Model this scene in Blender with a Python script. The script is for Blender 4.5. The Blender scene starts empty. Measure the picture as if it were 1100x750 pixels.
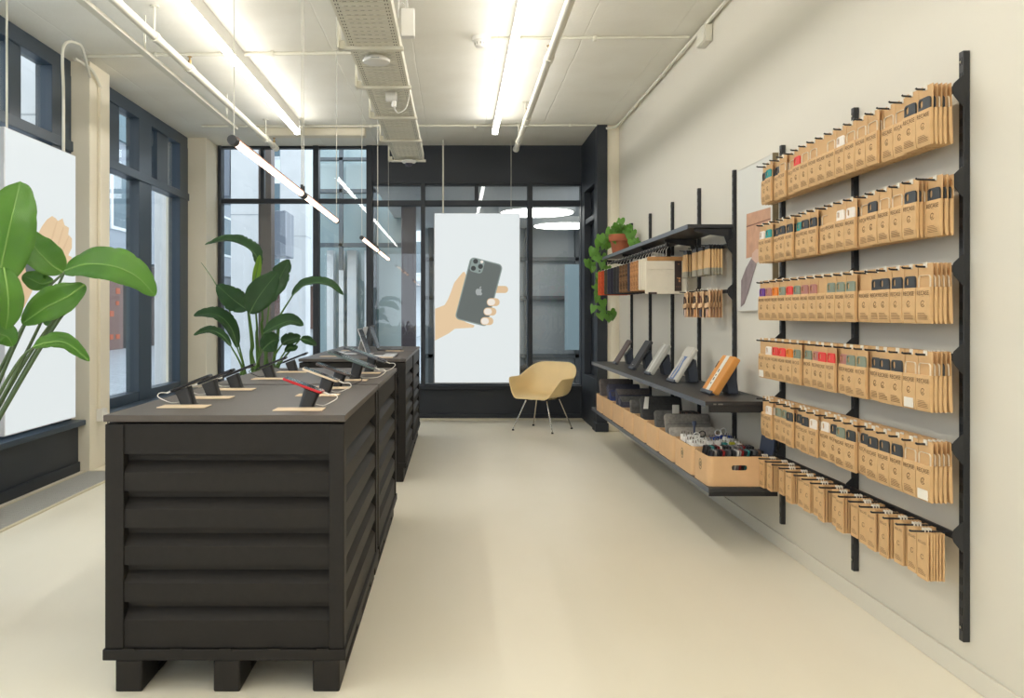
import bpy, bmesh, math, random
from mathutils import Vector, Matrix, Euler
random.seed(7)
SC = bpy.context.scene
COL = SC.collection
PI = math.pi
F, VX, VY, EYE = 898.0, 490.0, 337.0, 1.25
CEIL, XR, XL, YB, YF = 3.25, 1.73, -3.05, 9.93, -3.6

def P(px, py, D):
    return Vector(((px-VX)*D/F, D, EYE+(VY-py)*D/F))
def PXP(px, py, X):                 # pixel ray met with the plane x = X
    return P(px, py, X*F/(px-VX))
def lin(c):
    def f(v):
        v /= 255.0
        return v/12.92 if v <= .04045 else ((v+.055)/1.055)**2.4
    return (f(c[0]), f(c[1]), f(c[2]), 1)

# ------------------------------------------------------------------ materials
MATS = {}
def mat(name, rgb, rough=.6, metal=0., emit=0., noise=0., nscale=8., bump=0., bscale=60., spec=.5, trans=0.):
    if name in MATS: return MATS[name]
    m = bpy.data.materials.new(name); m.use_nodes = True
    nt = m.node_tree; b = nt.nodes['Principled BSDF']
    c = lin(rgb)
    b.inputs['Base Color'].default_value = c
    b.inputs['Roughness'].default_value = rough
    b.inputs['Metallic'].default_value = metal
    b.inputs['Specular IOR Level'].default_value = spec
    if emit:
        b.inputs['Emission Color'].default_value = c
        b.inputs['Emission Strength'].default_value = emit
        b.inputs['Base Color'].default_value = (c[0]*.06, c[1]*.06, c[2]*.06, 1)
    if trans:
        b.inputs['Subsurface Weight'].default_value = trans
        b.inputs['Subsurface Radius'].default_value = (.02, .03, .01)
    if noise or bump:
        tc = nt.nodes.new('ShaderNodeTexCoord')
    if noise:
        n = nt.nodes.new('ShaderNodeTexNoise'); n.inputs['Scale'].default_value = nscale; n.inputs['Detail'].default_value = 5
        nt.links.new(tc.outputs['Object'], n.inputs['Vector'])
        r = nt.nodes.new('ShaderNodeValToRGB')
        r.color_ramp.elements[0].position = .3; r.color_ramp.elements[1].position = .7
        r.color_ramp.elements[0].color = tuple(max(0, x*(1-noise)) for x in c[:3])+(1,)
        r.color_ramp.elements[1].color = tuple(min(1, x*(1+noise)) for x in c[:3])+(1,)
        nt.links.new(n.outputs['Fac'], r.inputs['Fac']); nt.links.new(r.outputs['Color'], b.inputs['Base Color'])
    if bump:
        n2 = nt.nodes.new('ShaderNodeTexNoise'); n2.inputs['Scale'].default_value = bscale; n2.inputs['Detail'].default_value = 4
        nt.links.new(tc.outputs['Object'], n2.inputs['Vector'])
        bp = nt.nodes.new('ShaderNodeBump'); bp.inputs['Strength'].default_value = bump; bp.inputs['Distance'].default_value = .01
        nt.links.new(n2.outputs['Fac'], bp.inputs['Height']); nt.links.new(bp.outputs['Normal'], b.inputs['Normal'])
    MATS[name] = m
    return m

def glass_mat(name, tint, ior=1.5, rough=.0):
    m = bpy.data.materials.new(name); m.use_nodes = True
    nt = m.node_tree; nt.nodes.clear()
    o = nt.nodes.new('ShaderNodeOutputMaterial'); mix = nt.nodes.new('ShaderNodeMixShader')
    t = nt.nodes.new('ShaderNodeBsdfTransparent'); t.inputs[0].default_value = tint+(1,)
    g = nt.nodes.new('ShaderNodeBsdfGlossy'); g.inputs['Roughness'].default_value = rough
    lw = nt.nodes.new('ShaderNodeLayerWeight'); lw.inputs[0].default_value = .5
    pw = nt.nodes.new('ShaderNodeMath'); pw.operation = 'POWER'; pw.inputs[1].default_value = 4.5
    f = nt.nodes.new('ShaderNodeMath'); f.operation = 'MULTIPLY_ADD'; f.inputs[1].default_value = .6; f.inputs[2].default_value = .035
    nt.links.new(lw.outputs['Facing'], pw.inputs[0]); nt.links.new(pw.outputs[0], f.inputs[0])
    nt.links.new(f.outputs[0], mix.inputs[0]); nt.links.new(t.outputs[0], mix.inputs[1]); nt.links.new(g.outputs[0], mix.inputs[2])
    nt.links.new(mix.outputs[0], o.inputs[0])
    MATS[name] = m
    return m

def floor_mat():
    m = bpy.data.materials.new('cream_resin_floor'); m.use_nodes = True
    nt = m.node_tree; b = nt.nodes['Principled BSDF']; L = nt.links.new
    tc = nt.nodes.new('ShaderNodeTexCoord')
    n = nt.nodes.new('ShaderNodeTexNoise'); n.inputs['Scale'].default_value = .9; n.inputs['Detail'].default_value = 6
    mp = nt.nodes.new('ShaderNodeMapping'); mp.inputs['Scale'].default_value = (1.6, .5, 1)
    L(tc.outputs['Object'], mp.inputs[0]); L(mp.outputs[0], n.inputs['Vector'])
    r = nt.nodes.new('ShaderNodeValToRGB')
    r.color_ramp.elements[0].position = .3; r.color_ramp.elements[1].position = .72
    r.color_ramp.elements[0].color = lin((228, 221, 202)); r.color_ramp.elements[1].color = lin((236, 229, 212))
    L(n.outputs['Fac'], r.inputs['Fac']); L(r.outputs['Color'], b.inputs['Base Color'])
    n2 = nt.nodes.new('ShaderNodeTexNoise'); n2.inputs['Scale'].default_value = 3.
    L(tc.outputs['Object'], n2.inputs['Vector'])
    mr = nt.nodes.new('ShaderNodeMapRange'); mr.inputs['To Min'].default_value = .32; mr.inputs['To Max'].default_value = .5
    L(n2.outputs['Fac'], mr.inputs['Value']); L(mr.outputs[0], b.inputs['Roughness'])
    b.inputs['Specular IOR Level'].default_value = .35
    return m

def ceiling_mat():
    m = bpy.data.materials.new('painted_concrete_ceiling'); m.use_nodes = True
    nt = m.node_tree; b = nt.nodes['Principled BSDF']; L = nt.links.new
    tc = nt.nodes.new('ShaderNodeTexCoord')
    sep = nt.nodes.new('ShaderNodeSeparateXYZ'); L(tc.outputs['Object'], sep.inputs[0])
    n = nt.nodes.new('ShaderNodeTexNoise'); n.inputs['Scale'].default_value = 2.2; n.inputs['Detail'].default_value = 8
    L(tc.outputs['Object'], n.inputs['Vector'])
    r = nt.nodes.new('ShaderNodeValToRGB')
    r.color_ramp.elements[0].position = .3; r.color_ramp.elements[1].position = .7
    r.color_ramp.elements[0].color = lin((234, 231, 220)); r.color_ramp.elements[1].color = lin((241, 239, 230))
    L(n.outputs['Fac'], r.inputs['Fac']); L(r.outputs['Color'], b.inputs['Base Color'])
    # board joints cast into the slab, wandering a little
    n3 = nt.nodes.new('ShaderNodeTexNoise'); n3.inputs['Scale'].default_value = 4.
    L(tc.outputs['Object'], n3.inputs['Vector'])
    wob = nt.nodes.new('ShaderNodeMath'); wob.operation = 'MULTIPLY_ADD'; wob.inputs[1].default_value = .02
    L(n3.outputs['Fac'], wob.inputs[0]); L(sep.outputs['X'], wob.inputs[2])
    d = nt.nodes.new('ShaderNodeMath'); d.operation = 'DIVIDE'; d.inputs[1].default_value = .62; L(wob.outputs[0], d.inputs[0])
    fr = nt.nodes.new('ShaderNodeMath'); fr.operation = 'FRACT'; L(d.outputs[0], fr.inputs[0])
    s = nt.nodes.new('ShaderNodeMath'); s.operation = 'SUBTRACT'; s.inputs[1].default_value = .5; L(fr.outputs[0], s.inputs[0])
    a = nt.nodes.new('ShaderNodeMath'); a.operation = 'ABSOLUTE'; L(s.outputs[0], a.inputs[0])
    mr = nt.nodes.new('ShaderNodeMapRange'); mr.inputs['From Max'].default_value = .012; L(a.outputs[0], mr.inputs['Value'])
    n4 = nt.nodes.new('ShaderNodeTexNoise'); n4.inputs['Scale'].default_value = 35.; n4.inputs['Detail'].default_value = 6
    L(tc.outputs['Object'], n4.inputs['Vector'])
    ad = nt.nodes.new('ShaderNodeMath'); ad.operation = 'MULTIPLY_ADD'; ad.inputs[1].default_value = .35
    L(n4.outputs['Fac'], ad.inputs[0]); L(mr.outputs[0], ad.inputs[2])
    bp = nt.nodes.new('ShaderNodeBump'); bp.inputs['Strength'].default_value = .35; bp.inputs['Distance'].default_value = .012
    L(ad.outputs[0], bp.inputs['Height']); L(bp.outputs['Normal'], b.inputs['Normal'])
    b.inputs['Roughness'].default_value = .8
    return m

def paver_mat():
    m = bpy.data.materials.new('grey_pavers'); m.use_nodes = True
    nt = m.node_tree; b = nt.nodes['Principled BSDF']; L = nt.links.new
    tc = nt.nodes.new('ShaderNodeTexCoord')
    br = nt.nodes.new('ShaderNodeTexBrick'); br.inputs['Scale'].default_value = 1.2
    br.inputs['Color1'].default_value = lin((176, 184, 190)); br.inputs['Color2'].default_value = lin((158, 167, 175)); br.inputs['Mortar'].default_value = lin((130, 138, 146))
    br.inputs['Mortar Size'].default_value = .02
    L(tc.outputs['Object'], br.inputs['Vector']); L(br.outputs['Color'], b.inputs['Base Color'])
    b.inputs['Roughness'].default_value = .35
    return m

def leaf_mat(name, c1, c2):
    m = bpy.data.materials.new(name); m.use_nodes = True
    nt = m.node_tree; b = nt.nodes['Principled BSDF']; L = nt.links.new
    tc = nt.nodes.new('ShaderNodeTexCoord')
    uv = tc.outputs['UV']
    w = nt.nodes.new('ShaderNodeTexWave'); w.inputs['Scale'].default_value = 11.; w.inputs['Distortion'].default_value = .8
    w.bands_direction = 'Y'
    L(uv, w.inputs['Vector'])
    r = nt.nodes.new('ShaderNodeValToRGB')
    r.color_ramp.elements[0].color = lin(c1); r.color_ramp.elements[1].color = lin(c2)
    n = nt.nodes.new('ShaderNodeTexNoise'); n.inputs['Scale'].default_value = 6.; L(tc.outputs['Object'], n.inputs['Vector'])
    mx = nt.nodes.new('ShaderNodeMath'); mx.operation = 'MULTIPLY_ADD'; mx.inputs[1].default_value = .25
    L(w.outputs['Fac'], mx.inputs[0]); 
    m2 = nt.nodes.new('ShaderNodeMath'); m2.operation = 'MULTIPLY'; m2.inputs[1].default_value = .8; L(n.outputs['Fac'], m2.inputs[0])
    L(m2.outputs[0], mx.inputs[2]); L(mx.outputs[0], r.inputs['Fac']); L(r.outputs['Color'], b.inputs['Base Color'])
    bp = nt.nodes.new('ShaderNodeBump'); bp.inputs['Strength'].default_value = .5; bp.inputs['Distance'].default_value = .005
    L(w.outputs['Fac'], bp.inputs['Height']); L(bp.outputs['Normal'], b.inputs['Normal'])
    b.inputs['Roughness'].default_value = .3
    tr = nt.nodes.new('ShaderNodeBsdfTranslucent'); tr.inputs['Color'].default_value = lin(c2)
    ms = nt.nodes.new('ShaderNodeMixShader'); ms.inputs[0].default_value = .25
    o = [x for x in nt.nodes if x.type == 'OUTPUT_MATERIAL'][0]
    L(b.outputs[0], ms.inputs[1]); L(tr.outputs[0], ms.inputs[2]); L(ms.outputs[0], o.inputs[0])
    MATS[name] = m
    return m

WALL = mat('warm_white_paint', (219, 214, 201), .75, bump=.03, bscale=120)
CREAM = mat('cream_paint', (240, 232, 212), .7)
FLOOR, CEILM, PAVER = floor_mat(), ceiling_mat(), paver_mat()
FRAME = mat('blue_grey_frame_paint', (54, 68, 82), .38, spec=.5)
DARK = mat('charcoal_wall_paint', (41, 46, 54), .5)
BLACKM = mat('black_powder_coat', (38, 39, 42), .42)
CRATE = mat('black_brown_coated_board', (32, 29, 27), .55, spec=.28, noise=.08, nscale=40)
CRATETOP = mat('taupe_coated_top', (80, 73, 68), .42, noise=.05, nscale=30)
KRAFT = mat('kraft_board', (208, 170, 122), .75, noise=.05, nscale=30)
KRAFT2 = mat('kraft_backing_board', (205, 166, 119), .75)
INK = mat('dark_brown_ink', (88, 62, 40), .8)
BOXK = mat('cardboard_box_board', (219, 180, 136), .75, noise=.03, nscale=20)
WHITE = mat('white_plastic', (232, 230, 224), .4)
WHITEP = mat('white_painted_metal', (222, 219, 205), .5)
GALV = mat('galvanised_tray_paint', (226, 222, 206), .5)
STEEL = mat('chrome_steel', (205, 200, 190), .18, 1.)
ALU = mat('silver_aluminium', (214, 215, 218), .35, .35)
SPACE = mat('space_grey_metal', (92, 94, 98), .35, .7)
WIRE = mat('pale_wire', (205, 203, 192), .5)
LED = mat('white_led_diffuser', (255, 251, 244), .4, emit=23)
PINK = mat('warm_led_diffuser', (255, 214, 184), .4, emit=7)
COPPER = mat('copper_housing', (150, 100, 78), .35, .6)
GLASS = glass_mat('clear_window_glass', (.95, .975, .98))
TEALGLASS = glass_mat('tinted_facade_glass', (.62, .78, .80))
CONC = mat('pale_concrete', (190, 192, 194), .85, noise=.05, nscale=3., bump=.1, bscale=50)

# ------------------------------------------------------------------ mesh builder
class MB:
    def __init__(s):
        s.v, s.f, s.m, s.uv = [], [], [], None
    def add(s, vs, fs, m=0):
        o = len(s.v); s.v += [Vector(v) for v in vs]
        for f in fs:
            s.f.append([o+i for i in f]); s.m.append(m)
    def box(s, x0, x1, y0, y1, z0, z1, m=0, M=None):
        vs = [Vector((x, y, z)) for z in (z0, z1) for y in (y0, y1) for x in (x0, x1)]
        if M is not None: vs = [M @ v for v in vs]
        s.add(vs, [(0, 2, 3, 1), (4, 5, 7, 6), (0, 1, 5, 4), (2, 6, 7, 3), (0, 4, 6, 2), (1, 3, 7, 5)], m); return s
    def prism(s, poly, f, d0, d1, m=0):
        n = len(poly)
        vs = [f(u, v, d0) for u, v in poly]+[f(u, v, d1) for u, v in poly]
        fs = [list(range(n))[::-1], list(range(n, 2*n))]+[(i, (i+1) % n, n+(i+1) % n, n+i) for i in range(n)]
        s.add(vs, fs, m); return s
    def cyl(s, p0, p1, r0, r1=None, n=16, m=0, cap=True):
        r1 = r0 if r1 is None else r1
        p0, p1 = Vector(p0), Vector(p1); a = (p1-p0).normalized()
        t = Vector((0, 0, 1)) if abs(a.z) < .9 else Vector((1, 0, 0))
        u = a.cross(t).normalized(); w = a.cross(u)
        vs = []
        for p, r in ((p0, r0), (p1, r1)):
            vs += [p+(u*math.cos(2*PI*i/n)+w*math.sin(2*PI*i/n))*r for i in range(n)]
        fs = [(i, (i+1) % n, n+(i+1) % n, n+i) for i in range(n)]
        if cap: fs += [list(range(n))[::-1], list(range(n, 2*n))]
        s.add(vs, fs, m); return s
    def tube(s, pts, r, n=8, m=0):
        pts = [Vector(p) for p in pts]; N = len(pts)
        rs = r if isinstance(r, (list, tuple)) else [r]*N
        vs = []; u = None
        for i, p in enumerate(pts):
            a = (pts[min(i+1, N-1)]-pts[max(i-1, 0)]).normalized()
            if u is None:
                t = Vector((0, 0, 1)) if abs(a.z) < .9 else Vector((1, 0, 0)); u = a.cross(t).normalized()
            else:
                u = (u-a*u.dot(a)).normalized()
            w = a.cross(u)
            vs += [p+(u*math.cos(2*PI*k/n)+w*math.sin(2*PI*k/n))*rs[i] for k in range(n)]
        fs = [(i*n+k, i*n+(k+1) % n, (i+1)*n+(k+1) % n, (i+1)*n+k) for i in range(N-1) for k in range(n)]
        fs += [list(range(n))[::-1], list(range((N-1)*n, N*n))]
        s.add(vs, fs, m); return s
    def lathe(s, prof, c=(0, 0, 0), n=28, m=0):
        c = Vector(c); N = len(prof)
        vs = [c+Vector((r*math.cos(2*PI*k/n), r*math.sin(2*PI*k/n), z)) for r, z in prof for k in range(n)]
        fs = [(i*n+k, i*n+(k+1) % n, (i+1)*n+(k+1) % n, (i+1)*n+k) for i in range(N-1) for k in range(n)]
        fs += [list(range(n))[::-1], list(range((N-1)*n, N*n))]
        s.add(vs, fs, m); return s
    def mesh(s, name, mats, off=(0, 0, 0), smooth=True, ang=40):
        off = Vector(off)
        me = bpy.data.meshes.new(name)
        me.from_pydata([tuple(v-off) for v in s.v], [], s.f)
        for mm in (mats if isinstance(mats, (list, tuple)) else [mats]): me.materials.append(mm)
        me.polygons.foreach_set('material_index', s.m)
        bm = bmesh.new(); bm.from_mesh(me)
        bmesh.ops.recalc_face_normals(bm, faces=bm.faces)
        bm.to_mesh(me); bm.free()
        if smooth:
            me.polygons.foreach_set('use_smooth', [True]*len(me.polygons))
            me.set_sharp_from_angle(angle=math.radians(ang))
        if s.uv:
            l = me.uv_layers.new(name='UVMap')
            for lp in me.loops: l.data[lp.index].uv = s.uv[lp.vertex_index]
        return me
    def build(s, name, mats, parent=None, off=(0, 0, 0), bevel=0, smooth=True, seg=2):
        me = s.mesh(name, mats, off, smooth)
        o = bpy.data.objects.new(name, me); COL.objects.link(o)
        if parent is not None: o.parent = parent
        else: o.location = off
        if bevel:
            b = o.modifiers.new('Bevel', 'BEVEL'); b.width = bevel; b.segments = seg; b.limit_method = 'ANGLE'
        return o

def tag(o, label=None, cat=None, group=None, kind=None):
    if label: o['label'] = label
    if cat: o['category'] = cat
    if group: o['group'] = group
    if kind: o['kind'] = kind
    return o

class T:
    """A thing: an Empty at its base; parts given in world space (local=False) or in its own space."""
    def __init__(s, name, label, cat, loc=(0, 0, 0), group=None, rot=(0, 0, 0), kind=None):
        s.o = bpy.data.objects.new(name, None); COL.objects.link(s.o)
        s.o.empty_display_size = .05
        s.o.location = loc; s.o.rotation_euler = rot
        s.loc = Vector(loc)
        tag(s.o, label, cat, group, kind)
    def part(s, name, mb, mats, local=False, parent=None, bevel=0, label=None, smooth=True, seg=2):
        o = mb.build(name, mats, parent or s.o, (0, 0, 0) if local else s.loc, bevel, smooth, seg)
        if label: o['label'] = label
        return o

def struct(name, mb, mats, bevel=0, smooth=False):
    o = mb.build(name, mats, None, (0, 0, 0), bevel, smooth); o['kind'] = 'structure'; return o
def solo(name, mb, mats, label, cat, group=None, off=(0, 0, 0), bevel=0, smooth=True):
    return tag(mb.build(name, mats, None, off, bevel, smooth), label, cat, group)

def copy_thing(root, loc, rot=None, label=None, group=None, scale=None):
    r = root.copy(); COL.objects.link(r); r.location = loc
    if rot is not None: r.rotation_euler = rot
    if scale is not None: r.scale = scale
    if label: r['label'] = label
    if group: r['group'] = group
    for ch in list(root.children):
        c = ch.copy(); COL.objects.link(c); c.parent = r
        for g in list(ch.children):
            d = g.copy(); COL.objects.link(d); d.parent = c
    return r

def text_geo(txt, size):
    cu = bpy.data.curves.new('lettering', 'FONT'); cu.body = txt; cu.size = size; cu.align_x = 'CENTER'; cu.resolution_u = 3
    ob = bpy.data.objects.new('lettering', cu); COL.objects.link(ob)
    dg = bpy.context.evaluated_depsgraph_get(); dg.update()
    me = bpy.data.meshes.new_from_object(ob.evaluated_get(dg))
    vs = [v.co.copy() for v in me.vertices]; fs = [tuple(p.vertices) for p in me.polygons]
    bpy.data.objects.remove(ob); bpy.data.curves.remove(cu); bpy.data.meshes.remove(me)
    return vs, fs

def rrect(w, h, r, n=5, cx=0, cy=0):
    pts = []
    for sx, sy, a0 in ((1, 1, 0), (-1, 1, PI/2), (-1, -1, PI), (1, -1, 1.5*PI)):
        for i in range(n+1):
            a = a0+PI/2*i/n
            pts.append((cx+sx*(w/2-r)+r*math.cos(a), cy+sy*(h/2-r)+r*math.sin(a)))
    return pts
def ring_poly(outer, inner):
    """outline with a hole, as one polygon bridged at the first points"""
    return outer+[outer[0]]+[inner[0]]+inner[:0:-1]+[inner[0]]
def spline(pts, n=8):
    pts = [Vector(p) for p in pts]; out = []
    for i in range(len(pts)-1):
        p0, p1, p2, p3 = pts[max(i-1, 0)], pts[i], pts[i+1], pts[min(i+2, len(pts)-1)]
        for k in range(n):
            t = k/n
            out.append(.5*((2*p1)+(p2-p0)*t+(2*p0-5*p1+4*p2-p3)*t*t+(3*p1-p0-3*p2+p3)*t**3))
    out.append(pts[-1]); return out
ORD = ['first', 'second', 'third', 'fourth', 'fifth', 'sixth', 'seventh', 'eighth', 'ninth', 'tenth', 'eleventh', 'twelfth', 'thirteenth',
       'fourteenth', 'fifteenth', 'sixteenth', 'seventeenth', 'eighteenth', 'nineteenth', 'twentieth', 'twenty-first', 'twenty-second', 'twenty-third', 'twenty-fourth']

# ------------------------------------------------------------------ camera, world, render look
cam_d = bpy.data.cameras.new('camera'); cam = bpy.data.objects.new('camera', cam_d); COL.objects.link(cam)
cam.location = (0, 0, EYE); cam.rotation_euler = (PI/2, 0, 0)
cam_d.sensor_width = 36; cam_d.lens = 36*F/1100; cam_d.shift_x = (550-VX)/1100; cam_d.shift_y = -(375-VY)/1100
cam_d.clip_start = .05; cam_d.clip_end = 300
SC.camera = cam
w = bpy.data.worlds.new('overcast_sky'); SC.world = w; w.use_nodes = True
w.node_tree.nodes['Background'].inputs[0].default_value = (.89, .945, 1.0, 1)
w.node_tree.nodes['Background'].inputs[1].default_value = 3.1
SC.view_settings.view_transform = 'Standard'; SC.view_settings.look = 'None'
SC.view_settings.exposure = 0; SC.view_settings.gamma = 1; SC.view_settings.use_curve_mapping = False
SC.cycles.use_denoising = True
SC.cycles.max_bounces = 10; SC.cycles.diffuse_bounces = 6; SC.cycles.transparent_max_bounces = 24
SC.cycles.sample_clamp_indirect = 6

# ------------------------------------------------------------------ room shell
struct('floor', MB().box(XL-.15, XR+.2, YF, 10.1, -.2, 0), FLOOR)
struct('ceiling', MB().box(XL-.3, XR+.2, YF, 10.1, CEIL, CEIL+.25), CEILM)
struct('wall_right', MB().box(XR, XR+.2, YF, 10.1, 0, CEIL), WALL)
struct('wall_front', MB().box(XL-.15, -2.7, YF-.2, YF, -.2, CEIL+.25).box(1.3, XR+.2, YF-.2, YF, -.2, CEIL+.25).box(-2.7, 1.3, YF-.2, YF, 2.95, CEIL+.25).box(-2.7, 1.3, YF-.2, YF, -.2, .9)  # unseen wall; its wide opening is made up to let in daylight fill
       .box(-.76, -.64, YF-.15, YF-.05, .9, 2.95), WALL)
struct('baseboard_right', MB().box(XR-.012, XR-.001, YF, 8.8, .001, .075), WALL, .002)
# left: two columns, dark dado under the glass, windows
struct('wall_left', MB().box(-3.30, -2.90, 6.62, 7.0, .001, CEIL).box(-3.30, -2.90, 2.3, 2.75, .001, CEIL)
       .box(-3.30, -2.84, 9.5, 10.1, .001, CEIL).box(-3.3, -3.06, YF, -.9, .001, CEIL), CREAM, .006)

def window(n, frames, panes, mat_f=FRAME, glass=GLASS):
    w = T('window_%d' % n, None, None, kind='structure')
    for nm, b in frames: w.part(nm, b, mat_f, bevel=.004, smooth=False)
    for p in panes: w.part('pane', MB().box(*p), glass, smooth=False)
    return w
def left_bay(n, y0, y1, posts, uppers):
    xo, xi = -3.17, -3.05
    fr = MB().box(xo, xi, y0, y1, 3.13, 3.249).box(xo, xi+.02, y0, y1, 2.53, 2.61).box(xo, xi, y0, y1, .41, .5)
    for a, b in posts: fr.box(xo-.003, xi+.005, a, b, .41, 3.13)
    for a, b in uppers: fr.box(xo, xi-.02, a, b, 2.61, 3.13)
    win = window(n, [('frame', fr)], [(-3.098, -3.090, y0+.01, y1-.01, .42, 3.2)])
    sill = MB().box(xo, -2.93, y0, y1, .37, .41); win.part('sill', sill, FRAME, bevel=.004, smooth=False)
    win.part('dado_panel', MB().box(xo, -2.99, y0, y1, .001, .37).box(-2.99, -2.975, y0, y1, .001, .08), DARK, bevel=.004, smooth=False)
left_bay(1, 2.752, 6.618, [(2.76, 2.9), (4.2, 4.35), (6.3, 6.615)], [(5.74, 5.9), (3.4, 3.55)])
left_bay(2, 7.002, 9.498, [(7.0, 7.12), (8.03, 8.36), (9.22, 9.495)], [(7.40, 7.62), (8.58, 8.92)])
left_bay(3, -.898, 2.298, [(-.89, -.75), (.6, .75), (2.1, 2.295)], [])

# back wall
K = YB/F
def bx(px): return (px-VX)*K
def bz(py): return EYE+(VY-py)*K
def backbox(mb, px0, px1, py0, py1, d0=0., d1=.14): return mb.box(bx(px0), bx(px1), YB+d0, YB+d1, max(bz(py1), 0.001), min(bz(py0), CEIL-.001))
wb = MB(); backbox(wb, 394, 640, 150, 197)
struct('wall_back', wb, DARK)
wp = MB(); backbox(wp, 394, 628, 417, 451); wp.box(bx(394), bx(628), YB-.05, YB, bz(418), bz(414)); wp.box(bx(400), bx(628), YB-.02, YB, .001, .06)
struct('trim_1', wp, DARK, .004)
fr = MB()
for a in ((336, 342, 155, 450), (234, 237.5, 155, 450)): backbox(fr, *a)
for a in ((279, 283, 158, 214), (237.5, 394, 150, 159), (237.5, 394, 213, 218), (237.5, 394, 443, 451)): backbox(fr, *a, d0=.03, d1=.11)
window(3, [('frame', fr)], [(bx(236), bx(396), YB+.065, YB+.073, .05, bz(155))], DARK)
fr = MB()
for a in ((393.5, 400, 156, 450), (452, 456.5, 197, 417), (567, 572, 197, 417), (624, 628.5, 155, 450)): backbox(fr, *a, d0=-.012)
for a in ((510, 514, 197, 216), (400, 624, 195, 199), (400, 624, 215, 221), (400, 624, 413, 418)): backbox(fr, *a, d0=.02, d1=.12)
window(4, [('frame', fr)], [(bx(399), bx(625), YB+.065, YB+.073, bz(416), bz(196))], DARK)
# dark return beside the rear glass: post, niche boards, closed foot
nc = MB().box(1.49, 1.60, 8.84, 9.02, .001, CEIL-.001).box(1.57, 1.60, 9.02, 9.93, .001, CEIL-.001).box(1.49, 1.57, 9.02, 9.93, .001, .55)
nc.box(1.49, 1.57, 9.02, 9.93, 2.66, CEIL-.001).box(1.50, 1.57, 9.02, 9.93, 2.28, 2.34).box(1.49, 1.57, 9.72, 9.93, .55, 2.66)
nc.box(1.47, 1.61, 8.82, 9.04, .001, .09)
struct('wall_corner', nc, DARK, .005)
pil = MB().box(1.602, XR-.001, 8.86, 9.92, .001, CEIL-.001).box(1.64, 1.70, 8.852, 8.86, .1, 2.72)
struct('trim_2', pil, CREAM, .004)
struct('trim_3', MB().box(-.98, bx(625), 9.80, 9.92, .001, .012), mat('threshold_strip', (226, 218, 196), .5), .003)
# ------------------------------------------------------------------ outside: street, colonnade, neighbours
struct('street', MB().box(-60, 40, 10.06, 120, -.25, -.02).box(-60, -3.31, -40, 10.06, -.25, -.02), PAVER)
for i, y in enumerate((3.6, 7.45, 11.2, 15.0, 19.2)):
    t = T('concrete_pillar', ['pale concrete street pillar beside the first window', 'pale concrete street pillar outside the window behind the hand lightbox',
        'pale concrete pillar behind the narrow side window pane', 'pale concrete pillar outside the rear glass, left of the brown post',
        'far pale concrete pillar outside the rear glass, right of the brown post'][i], 'pillar', (-3.75, y+.3, -.02), 'street pillars')
    t.part('shaft', MB().box(-4.05, -3.45, y, y+.6, -.02, 6.5), CONC, bevel=.02, smooth=False)
    t.part('joint_band', MB().box(-4.055, -3.445, y-.005, y+.605, 3.02, 3.035), mat('joint_grey', (150, 154, 158), .8), smooth=False)
solo('steel_post', MB().box(-2.45, -2.29, 10.35, 10.55, -.02, 4.2), mat('brown_grey_cladding', (126, 116, 114), .5, noise=.06), 'brown grey clad post standing right outside the rear glass', 'post', bevel=.006, off=(-2.37, 10.45, -.02))
BLD = mat('pale_render', (214, 220, 224), .8); BLD2 = mat('grey_cladding', (150, 158, 168), .6); WGL = mat('dark_window_glass', (92, 112, 122), .12, spec=.8)
WFR = mat('white_window_frame', (226, 230, 232), .5); REDP = mat('red_shopfront', (112, 84, 76), .5)
b = T('street_building', 'grey building across the street behind the side windows', 'building', (-12, 30, -.02))
b.part('wall', MB().box(-13, -12, 12, 60, 3.2, 14).box(-13, -12.3, 12, 60, -.02, 3.2), BLD2, smooth=False)
for y in (20, 24.5, 29, 33.5, 38, 42.5):
    for z in (4.2, 7.6):
        wi = b.part('window', MB().box(-12.02, -11.94, y, y+2.6, z, z+2.1), WFR, bevel=.02, smooth=False)
        b.part('pane', MB().box(-11.945, -11.93, y+.15, y+2.45, z+.12, z+1.98), WGL, parent=wi, smooth=False)
sg = text_geo('enc', .62); mb = MB(); mb.add([(-11.85, v.x*-1+31.0, v.y+8.02) if False else (-11.85, 30.9+v.x, 8.02+v.y) for v in sg[0]], sg[1])
b.part('sign_board', MB().box(-12, -11.88, 27.5, 34.5, 7.4, 9.4), mat('teal_grey_sign', (104, 128, 138), .5), smooth=False)
b.part('sign_lettering', mb, mat('white_sign_lettering', (245, 246, 246), .5, emit=.6), smooth=False)
for y, c in ((26, REDP), (30.6, mat('dark_shopfront', (70, 62, 60), .5)), (35.4, REDP)):
    s = b.part('shopfront', MB().box(-12.25, -12.02, y, y+4.2, -.02, 3.1), c, bevel=.02, smooth=False)
    g = MB()
    for k in range(7):
        for q in range(6):
            if random.random() < .8: g.box(-12.02, -12.0, y+.3+k*.54, y+.3+k*.54+random.uniform(.2, .46), .35+q*.4, .35+q*.4+random.uniform(.1, .28))
    b.part('lit_display', g, mat('warm_lit_display', (232, 120, 70), .5, emit=.6), parent=s, smooth=False)['kind'] = 'stuff'
b = T('street_building', 'white building with many windows at the end of the street', 'building', (-10, 46, -.02))
b.part('wall', MB().box(-11.9, 2, 46, 48, 2.9, 22).box(-11.9, 2, 46.4, 48, -.02, 2.9), BLD, smooth=False)
for i in range(10):
    for z in (3.4, 6.6, 9.8):
        wi = b.part('window', MB().box(-11.6+i*1.3, -10.7+i*1.3, 45.94, 46.02, z, z+1.9), WFR, bevel=.02, smooth=False)
        b.part('pane', MB().box(-11.5+i*1.3, -10.8+i*1.3, 45.92, 45.95, z+.1, z+1.8), WGL, parent=wi, smooth=False)
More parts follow.
